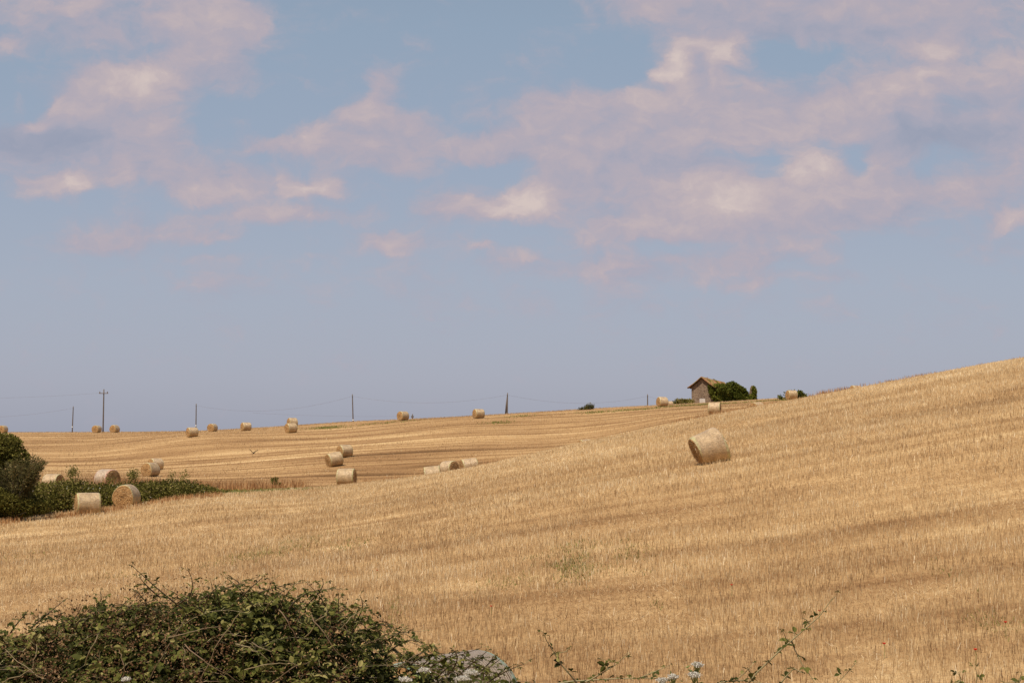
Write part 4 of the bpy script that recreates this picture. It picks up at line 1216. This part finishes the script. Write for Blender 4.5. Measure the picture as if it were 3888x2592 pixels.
    # pale bare canes lying over the face
    for a, b, c in (((760, 2592), (800, 2450), (920, 2330)), ((560, 2592), (600, 2480), (700, 2330)), ((890, 2440), (1000, 2480), (1010, 2520)), ((960, 2435), (1010, 2470), (1020, 2530)), ((1060, 2310), (1110, 2400), (1140, 2480)),
                    ((1180, 2340), (1250, 2450), (1360, 2540)), ((930, 2540), (1020, 2520), (1120, 2525)), ((1160, 2420), (1250, 2340), (1240, 2310)), ((470, 2592), (480, 2520), (470, 2470)), ((680, 2592), (690, 2500), (680, 2440)),
                    ((130, 2560), (140, 2500), (135, 2440)), ((330, 2520), (350, 2440), (370, 2390)), ((200, 2592), (160, 2560), (40, 2440)), ((1290, 2380), (1340, 2330), (1345, 2310)), ((1500, 2540), (1560, 2490), (1640, 2465)),
                    ((1700, 2592), (1640, 2540), (1520, 2500)), ((700, 2440), (790, 2500), (900, 2560)), ((10, 2592), (100, 2530), (160, 2540)), ((1030, 2592), (1090, 2540), (1180, 2500)), ((640, 2420), (720, 2385), (860, 2370))):
        Y = Yc - 1.15 + rng.normal(0, .12)
        pts = bez(at(*a, Y), at(*b, Y - .12), at(*c, Y + .05), 10); mb.tube(pts + np.cumsum(rng.normal(0, .006, pts.shape), 0), np.linspace(.0042, .002, 10), 6, rng.uniform(.25, .7))
        m = 7; P = pts[-1] + rng.normal(0, .02, (m, 3)); D = rng.normal(0, 1, (m, 3)); D[:, 2] = abs(D[:, 2])
        lf.add(P, D, rng.normal(0, 1, (m, 3)), rng.uniform(.025, .05, m), np.clip(rng.normal(.85, .12, m), 0, 1))
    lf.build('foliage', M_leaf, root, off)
    me = mb.build('canes', M_cane, root); me.location = -Vector(off)
    # withered brown flower panicles, each a cloud of small bracts
    PP = []; n = 0
    for k in range(150):
        x = rng.choice([rng.uniform(0, 760), rng.uniform(0, 1500)]); dY = rng.uniform(-1.4, .3); Y = Yc + dY
        z = topz(x) + (.36 * dY if dY < 0 else 0) - abs(rng.normal(0, .12)) + .03
        c = np.array([(x - 1944) / FPX * Y, Y, z]); m = 55
        PP.append(c + rng.normal(0, 1, (m, 3)) * np.array([.055, .055, .065]))
    PP = np.vstack(PP) - off
    V, T, A = leaves(PP, rng.normal(0, 1, PP.shape), rng.uniform(.012, .026, len(PP)), rng.random(len(PP)), .6, 1)
    tag(obj('dead_flowers', np_mesh('dead_flowers', V, None, T, {'tint': A}), M_panicle, root), None, None, None, 'stuff')
build_bramble()

def sprig(label, parts, Y, lsize=.045, step=.08, seed_t=.5):
    (x0, y0) = parts[0][0]
    p0 = at(x0, y0, Y); g0 = gz(p0[0], Y)
    root = thing('bramble_shoot', label, 'bramble', (p0[0], Y, g0), group='single bramble shoots along the bottom edge')
    off = np.array(root.location); lf = Leafer(); mb = MB()
    mb.tube(bez(np.array([p0[0] + rng.normal(0, .1), Y + .1, g0 - .05]), np.array([p0[0], Y, (g0 + p0[2]) / 2]), p0, 8), .007, 6, .4)
    for i, pp in enumerate(parts):
        pts = [at(x, y, Y - .02 * j) for j, (x, y) in enumerate(pp)]
        pts = np.array(pts); n = len(pts)
        t = np.linspace(0, n - 1, n * 4); pts = np.stack([np.interp(t, np.arange(n), pts[:, k]) for k in range(3)], 1)
        spray(lf, mb, pts, .0065 if i == 0 else .004, .002, step, lsize, seed_t, .22, .05, .75)
    lf.build('leaves', M_leaf, root, off)
    c = mb.build('cane', M_cane, root); c.location = -Vector(off)

sprig('long leaning bramble shoot reaching up furthest at the lower right',
      [[(2830, 2610), (2870, 2555), (2960, 2470), (3040, 2400), (3110, 2340), (3150, 2285), (3172, 2262)], [(3005, 2432), (3020, 2470), (3045, 2520), (3075, 2560), (3100, 2600)], [(3075, 2370), (3060, 2350), (3045, 2345)], [(3000, 2435), (2985, 2425), (2975, 2400)]], 9.6, .052, .085)
sprig('upright bramble shoot with paired leaves just right of the nearest bale',
      [[(2205, 2610), (2165, 2560), (2130, 2520), (2100, 2470), (2075, 2430), (2060, 2395)], [(2105, 2480), (2130, 2475), (2155, 2470)]], 9.8, .056, .08)
sprig('short bramble shoot with drooping leaves beside the upright shoot',
      [[(2190, 2600), (2240, 2580), (2300, 2545), (2340, 2520), (2385, 2475)], [(2310, 2540), (2305, 2515), (2300, 2505)]], 9.9, .05, .07)
sprig('low bramble shoot creeping along the bottom between the white flower heads',
      [[(2060, 2605), (2160, 2585), (2330, 2575), (2460, 2572), (2560, 2580)], [(2420, 2575), (2480, 2550), (2540, 2525)]], 10.1, .054, .06)
sprig('small bramble shoot right of the long leaning one, its tip bent over',
      [[(2950, 2610), (2990, 2560), (3015, 2535), (3040, 2550)], [(3160, 2610), (3200, 2570), (3245, 2520)]], 9.8, .052, .07)
sprig('bramble leaves at the bottom edge right of the largest flower cluster',
      [[(2690, 2612), (2740, 2588), (2820, 2580), (2890, 2590)], [(2790, 2585), (2830, 2550), (2850, 2530)]], 9.9, .054, .055)
sprig('faint bramble tip near the bottom right corner of the picture',
      [[(3600, 2620), (3650, 2580), (3640, 2550)], [(3700, 2620), (3710, 2570), (3705, 2535)], [(3860, 2620), (3875, 2570), (3880, 2550)], [(3880, 2600), (3850, 2585), (3820, 2590)]], 9.8, .052, .07)
# ------------------------------------------------------------------ white umbels
def umbel(x, y, rpx, Y, label):
    p = at(x, y, Y); g0 = gz(p[0], Y)
    root = thing('white_flower', label, 'flower', (p[0], Y, g0), group='white flower heads among the brambles')
    rel = np.array([0, 0, p[2] - g0]); rad = .78 * rpx / FPX * Y
    mb = MB(); mb.tube(bez(np.array([.05, .1, -.05]), np.array([.02, .05, rel[2] * .5]), rel - np.array([0, 0, .05]), 8), .004, 6, .4)
    n = 22; ends = []
    for k in range(n):
        a = k * 2.4; r = rad * math.sqrt((k + .5) / n)
        e = rel + np.array([r * math.cos(a), r * math.sin(a), .02 - .25 * r * r / rad + rng.normal(0, .003)])
        mb.tube([rel - np.array([0, 0, .05]), e], .0015, 4, .8, False); ends.append(e)
    mb.build('stalk', M_stem, root)
    E = np.repeat(np.array(ends), 26, 0); P = E + rng.normal(0, 1, E.shape) * np.array([.0085, .0085, .004])
    V, T, A = leaves(P, np.tile([0, -.2, 1.0], (len(P), 1)), rng.uniform(.006, .011, len(P)), rng.random(len(P)), .9, .6)
    obj('flower_head', np_mesh('flower_head', V, None, T, {'tint': A}), M_white, root)
    V, T, A = leaves(rel + rng.normal(0, .03, (14, 3)) - np.array([0, 0, .03]), rng.normal(0, 1, (14, 3)), rng.uniform(.02, .05, 14), rng.random(14), .35, .7)
    obj('leaves', np_mesh('leaves', V, None, T, {'tint': A}), M_stem, root)  # these are the green bracts just under the flower head
umbel(1607, 2552, 21, 9.3, 'white flower head at the lower left foot of the nearest bale')
umbel(1790, 2560, 30, 9.3, 'broad white flower head in front of the nearest bale')
umbel(1755, 2582, 32, 9.2, 'white flower head half below the broad one in front of the nearest bale')
umbel(1538, 2586, 26, 9.2, 'white flower head cut by the bottom edge, leftmost of the big heads')
umbel(2647, 2530, 21, 9.4, 'small white flower head standing highest of the right hand cluster')
umbel(2635, 2568, 25, 9.3, 'largest white flower head in the right hand cluster')
umbel(2556, 2577, 19, 9.3, 'pale flower head low on the left side of the right hand cluster')
umbel(2515, 2590, 20, 9.3, 'white flower head at the bottom edge furthest left in the right hand cluster')
umbel(478, 2588, 10, 9.1, 'tiny white flower head at the bottom edge under the brambles, left of middle thicket')

# ------------------------------------------------------------------ poppies
def poppy(x, y, label):
    X, Y = hit(x, y + 8)
    root = thing('poppy', label, 'poppy', (X, Y, gz(X, Y)), group='red poppies scattered in the stubble')
    h = .24
    mb = MB(); mb.tube([(0, 0, 0), (.01, 0, h * .6), (0, 0, h)], .004, 5, .4); mb.build('stem', M_stem, root)
    V = []; Q = []; 
    for k in range(4):
        a = k * math.pi / 2 + rng.random()
        c, s = math.cos(a), math.sin(a); b = len(V)
        for r, w, z in ((.002, .005, 0), (.017, .020, .014), (.027, .017, .026)):
            for sg in (-1, 1): V.append([c * r - s * w * sg, s * r + c * w * sg, h + z])
        Q += [[b, b + 1, b + 3, b + 2], [b + 2, b + 3, b + 5, b + 4]]
    obj('petals', np_mesh('petals', np.array(V), Q, None, {'tint': rng.random(len(V))}), M_poppy, root)
poppy(1432, 2190, 'red poppy in the stubble up right of the bramble thicket')
poppy(1865, 2337, 'red poppy in the stubble above the nearest bale')
poppy(2778, 2255, 'red poppy in the stubble above the tip of the long shoot, to its left')
poppy(3112, 2358, 'red poppy touching the stem of the long bramble shoot')
poppy(3358, 2493, 'red poppy in the lower right stubble, right of the small shoot')
poppy(3819, 2410, 'red poppy in the stubble close to the right picture edge')
poppy(3705, 2518, 'red poppy lowest towards the bottom right corner')

# ------------------------------------------------------------------ sky, sun, camera
SUN_EL, SUN_AZ = 61.0, 212.0                                     # behind the viewer, to the left
def build_world():
    w = bpy.data.worlds.new('World'); scene.world = w; w.use_nodes = True
    nt = w.node_tree; N = nt.nodes; L = nt.links
    bg = N['Background']
    sky = N.new('ShaderNodeTexSky'); sky.sky_type = 'NISHITA'; sky.sun_disc = False
    sky.sun_elevation = R_(SUN_EL); sky.sun_rotation = R_(SUN_AZ)
    sky.air_density = 1.0; sky.dust_density = 2.0; sky.ozone_density = 1.0
    tc = N.new('ShaderNodeTexCoord'); s = N.new('ShaderNodeSeparateXYZ'); L.new(tc.outputs['Generated'], s.inputs[0])
    yy = math_node(nt, 'MAXIMUM', s.outputs['Y'], .12)
    cu = N.new('ShaderNodeCombineXYZ')
    L.new(math_node(nt, 'DIVIDE', s.outputs['X'], yy), cu.inputs[0]); L.new(math_node(nt, 'DIVIDE', s.outputs['Z'], yy), cu.inputs[1])
    P = cu.outputs[0]
    def vm(op, *a):
        n = N.new('ShaderNodeVectorMath'); n.operation = op
        for i, v in enumerate(a):
            if isinstance(v, tuple): n.inputs[i].default_value = v
            elif isinstance(v, (int, float)): n.inputs[i].default_value = (v, v, v)
            else: L.new(v, n.inputs[i])
        return n
    # billowing warp of the cloud outlines
    def warp(vec, scale, amt, det, sx=1.0, sy=1.35):
        nz = noise_node(nt, mapping(nt, vec, (sx, sy, 1)), scale, det, .58)
        d = vm('SUBTRACT', nz.outputs['Color'], (.5, .5, .5)).outputs[0]
        d = vm('MULTIPLY', d, (amt, amt * .75, 0)).outputs[0]
        return vm('ADD', vec, d).outputs[0]
    PW = warp(P, 12, .030, 2)
    PW = warp(PW, 38, .024, 5)
    PW = warp(PW, 120, .006, 4)
    # cloud masses: centre and half size in the 2352-wide view of the photo, cover, glow (sunlit tops +, shaded undersides -)
    C = [(150, 8, 440, 48, .9, .38), (20, 108, 75, 30, .6, .3), (250, 78, 300, 42, .75, -.05), (500, 75, 105, 75, .75, .26), (575, 45, 45, 40, .6, .25), (392, 52, 45, 24, .4, .45),
         (312, 180, 78, 36, .8, .85), (280, 225, 140, 75, .9, .25), (195, 225, 70, 65, .8, .2), (455, 140, 140, 80, .75, .12), (560, 190, 60, 40, .4, .1), (92, 282, 34, 13, .8, .6), (128, 234, 17, 22, .7, .55), (48, 232, 16, 20, .5, .25),
         (60, 315, 150, 42, .8, -.55), (200, 310, 140, 50, .4, -.1), (370, 320, 55, 45, .7, .15), (230, 380, 240, 50, .75, .1), (100, 425, 90, 30, .6, .4), (188, 416, 42, 26, .5, .65), (275, 412, 40, 34, .5, .3),
         (560, 412, 215, 46, .9, .22), (725, 425, 62, 24, .6, .5), (430, 440, 80, 30, .6, .25), (660, 492, 190, 24, .8, .26), (600, 480, 60, 20, .4, .25), (370, 522, 140, 32, .6, .18), (490, 536, 70, 14, .5, .3), (230, 556, 150, 28, .58, .15),
         (875, 205, 46, 58, .9, .2), (828, 250, 52, 24, .6, .4), (715, 296, 52, 34, .8, .36), (875, 310, 110, 66, .9, .2), (965, 290, 55, 38, .6, .15), (620, 332, 90, 17, .8, .25), (770, 335, 100, 24, .6, .2), (900, 370, 90, 30, .5, .05),
         (885, 546, 75, 26, .75, .34), (970, 560, 80, 26, .5, .2), (1010, 480, 70, 45, .6, .15), (720, 590, 30, 8, .3, .2), (480, 590, 60, 10, .35, .2),
         (1640, 20, 260, 50, .9, .2), (1900, 25, 240, 44, .9, .1), (2240, 30, 260, 55, .95, .36), (1820, 70, 240, 34, .7, -.1), (2100, 70, 200, 34, .7, -.18), (1480, 0, 60, 30, .6, .2),
         (1618, 150, 82, 72, 1, .3), (1552, 135, 38, 36, .5, .75), (1590, 96, 55, 20, .5, .7), (1672, 112, 34, 34, .6, .6), (1528, 168, 46, 16, .6, .75), (1612, 165, 26, 45, .2, -.5), (1625, 230, 100, 75, 1, .22),
         (1478, 222, 66, 24, .8, .55), (1300, 262, 120, 54, .85, .25), (1180, 332, 170, 30, .85, .22), (1430, 295, 190, 76, .95, .2), (1340, 360, 160, 40, .8, .1), (1090, 345, 80, 22, .6, .2), (1450, 360, 160, 36, .6, -.12),
         (1190, 472, 82, 40, .8, .62), (1095, 475, 80, 42, .8, .4), (1250, 460, 60, 40, .7, .5), (1320, 410, 120, 40, .75, .15), (1350, 490, 110, 44, .5, .1), (1180, 430, 60, 22, .4, .3),
         (1760, 275, 170, 62, .95, .25), (1950, 235, 210, 62, .95, .3), (2160, 112, 66, 24, .7, .85), (2200, 185, 190, 38, .9, .6), (2335, 130, 80, 36, .8, .6), (1800, 290, 60, 20, .3, .4), (2080, 130, 150, 34, .6, .1),
         (2200, 300, 160, 46, .85, -.6), (2080, 330, 90, 30, .6, -.3), (2290, 230, 110, 26, .6, -.4), (1850, 372, 72, 40, .9, .65), (1905, 432, 150, 40, .9, .4), (2045, 342, 56, 36, .8, .26), (2125, 262, 46, 30, .6, .35), (1990, 300, 60, 20, .5, .2),
         (1530, 455, 140, 54, .95, .3), (1600, 415, 90, 36, .7, .3), (1675, 432, 90, 60, .9, .3), (1760, 462, 150, 44, .8, .38), (1560, 380, 110, 26, .4, -.1), (2060, 435, 160, 60, .85, .24), (2330, 340, 66, 130, .8, .26), (2322, 492, 56, 20, .8, .5),
         (1490, 520, 130, 24, .8, .34), (1700, 512, 200, 38, .7, .12), (1370, 556, 110, 26, .6, .22), (1950, 502, 160, 40, .6, .1), (2250, 430, 90, 60, .6, .15), (1800, 520, 200, 26, .4, -.05),
         (1110, 576, 56, 11, .6, .3), (1400, 612, 250, 30, .72, .2), (1710, 592, 210, 30, .70, .2), (1850, 562, 90, 18, .5, .24), (1650, 640, 240, 20, .5, .15), (2260, 560, 130, 50, .4, .15), (1950, 640, 160, 14, .25, .12),
         (1200, 595, 60, 14, .35, .2), (560, 640, 560, 60, .30, .12), (1500, 700, 700, 50, .26, .1), (250, 760, 500, 40, .16, .05), (350, 380, 620, 240, .12, .05), (1750, 330, 820, 330, .13, .06), (900, 420, 400, 180, .08, .04),
         (1800, 140, 60, 24, -.35, 0), (1880, 122, 60, 20, -.3, 0), (1690, 215, 18, 60, -.7, 0), (1753, 396, 42, 36, -.4, 0), (1972, 372, 22, 46, -.4, 0), (650, 250, 110, 48, -.4, 0), (480, 255, 45, 36, -.4, 0), (1130, 395, 90, 18, -.4, 0)]
    acc = None
    for cx, cy, rx, ry, cov, glow in C:
        u, v = uv_of(cx * 1.6531, cy * 1.6531)
        iu, iv = FPX / (rx * 1.6531), FPX / (ry * 1.6531)
        q = vm('MULTIPLY_ADD', PW, (iu, iv, 0), (-u * iu, -v * iv, 0)).outputs[0]
        dd = vm('DOT_PRODUCT', q, q).outputs['Value']
        e = math_node(nt, 'POWER', .42, math_node(nt, 'POWER', dd, 1.25))
        ce = N.new('ShaderNodeCombineXYZ')
        for k in range(3): L.new(e, ce.inputs[k])
        acc = vm('MULTIPLY_ADD', ce.outputs[0], (cov, glow, 0), acc if acc is not None else (0, 0, 0)).outputs[0]
    sa = N.new('ShaderNodeSeparateXYZ'); L.new(acc, sa.inputs[0])
    # billowed texture, sampled again a little towards the sun for lit and shaded sides
    sunoff = vm('ADD', PW, (-.009, .011, 0)).outputs[0]
    def fbm2(vec):
        a = noise_node(nt, mapping(nt, vec, (1, 1.35, 1)), 21, 8, .60, .15).outputs['Fac']
        b = noise_node(nt, mapping(nt, vec, (.75, 1.6, 1)), 60, 6, .62, .2).outputs['Fac']
        return math_node(nt, 'ADD', math_node(nt, 'MULTIPLY', a, .72), math_node(nt, 'MULTIPLY', b, .28))
    fine = fbm2(PW); lit = fbm2(sunoff)
    soft = noise_node(nt, mapping(nt, P, (1, 2.2, 1)), 9, 4, .55).outputs['Fac']
    dens = math_node(nt, 'ADD', sa.outputs[0], math_node(nt, 'MULTIPLY', math_node(nt, 'SUBTRACT', fine, .5), 2.8))
    mr = N.new('ShaderNodeMapRange'); mr.interpolation_type = 'SMOOTHSTEP'
    mr.inputs[1].default_value = .04; mr.inputs[2].default_value = 1.08; mr.inputs[3].default_value = 0; mr.inputs[4].default_value = 1
    L.new(dens, mr.inputs[0]); alpha = mr.outputs[0]
    glow = math_node(nt, 'ADD', math_node(nt, 'MULTIPLY', sa.outputs[1], .84), math_node(nt, 'MULTIPLY', math_node(nt, 'SUBTRACT', fine, lit), 1.6))
    glow = math_node(nt, 'ADD', glow, math_node(nt, 'MULTIPLY', math_node(nt, 'SUBTRACT', fine, .5), .45))
    glow = math_node(nt, 'ADD', glow, math_node(nt, 'MULTIPLY', math_node(nt, 'SUBTRACT', soft, .5), .5))
    g01 = math_node(nt, 'MULTIPLY_ADD', glow, .5); N[-1].inputs[2].default_value = .44
    N[-1].use_clamp = True
    cr = ramp(N, CLOUD); L.new(g01, cr.inputs[0])
    # the air: the physical sky, greyed by summer haze towards the ground
    vv = math_node(nt, 'DIVIDE', s.outputs['Z'], yy)
    hz = ramp(N, HAZE); L.new(math_node(nt, 'MULTIPLY', vv, 2.5, True), hz.inputs[0])
    base = vm('MULTIPLY', sky.outputs[0], SKYGAIN).outputs[0]
    air = mix_col(nt, .72, base, hz.outputs[0])
    col = mix_col(nt, math_node(nt, 'MULTIPLY', alpha, .84), air, cr.outputs[0])
    sc = vm('MULTIPLY', col, 1 / .1).outputs[0]
    L.new(sc, bg.inputs['Color']); bg.inputs['Strength'].default_value = .1
def lin(r, g, b): return tuple(((c / 255 + .055) / 1.055)**2.4 if c > 10 else c / 255 / 12.92 for c in (r, g, b))
CLOUD = [(0, lin(132, 140, 160)), (.3, lin(147, 149, 165)), (.45, lin(158, 154, 167)), (.6, lin(169, 158, 166)), (.75, lin(182, 166, 167)), (.95, lin(202, 184, 176))]
HAZE = [(0, lin(158, 163, 180)), (.12, lin(162, 167, 185)), (.3, lin(160, 169, 187)), (.5, lin(152, 165, 185)), (.75, lin(144, 162, 182)), (1, lin(134, 152, 172))]
SKYGAIN = (.07, .06, .055)
build_world()

sd = bpy.data.lights.new('sun', 'SUN'); sd.energy = 4.6; sd.angle = R_(.6); sd.color = (1, .92, .79)
so = bpy.data.objects.new('sun', sd); COL.objects.link(so)
az, el = R_(SUN_AZ), R_(SUN_EL)
dirv = Vector((math.sin(az) * math.cos(el), math.cos(az) * math.cos(el), math.sin(el)))
so.rotation_euler = (-dirv).to_track_quat('-Z', 'Y').to_euler(); so.location = dirv * 60

cd = bpy.data.cameras.new('camera'); cam = bpy.data.objects.new('camera', cd); COL.objects.link(cam)
cd.lens = 50; cd.sensor_width = 36; cd.clip_end = 6000; cd.clip_start = .1
cam.location = (0, 0, 0); cam.rotation_euler = (math.pi / 2 + PITCH, 0, 0)
scene.camera = cam
scene.view_settings.view_transform = 'Standard'; scene.view_settings.look = 'None'
scene.view_settings.exposure = .27; scene.view_settings.gamma = 1
scene.cycles.max_bounces = 6; scene.cycles.transparent_max_bounces = 4
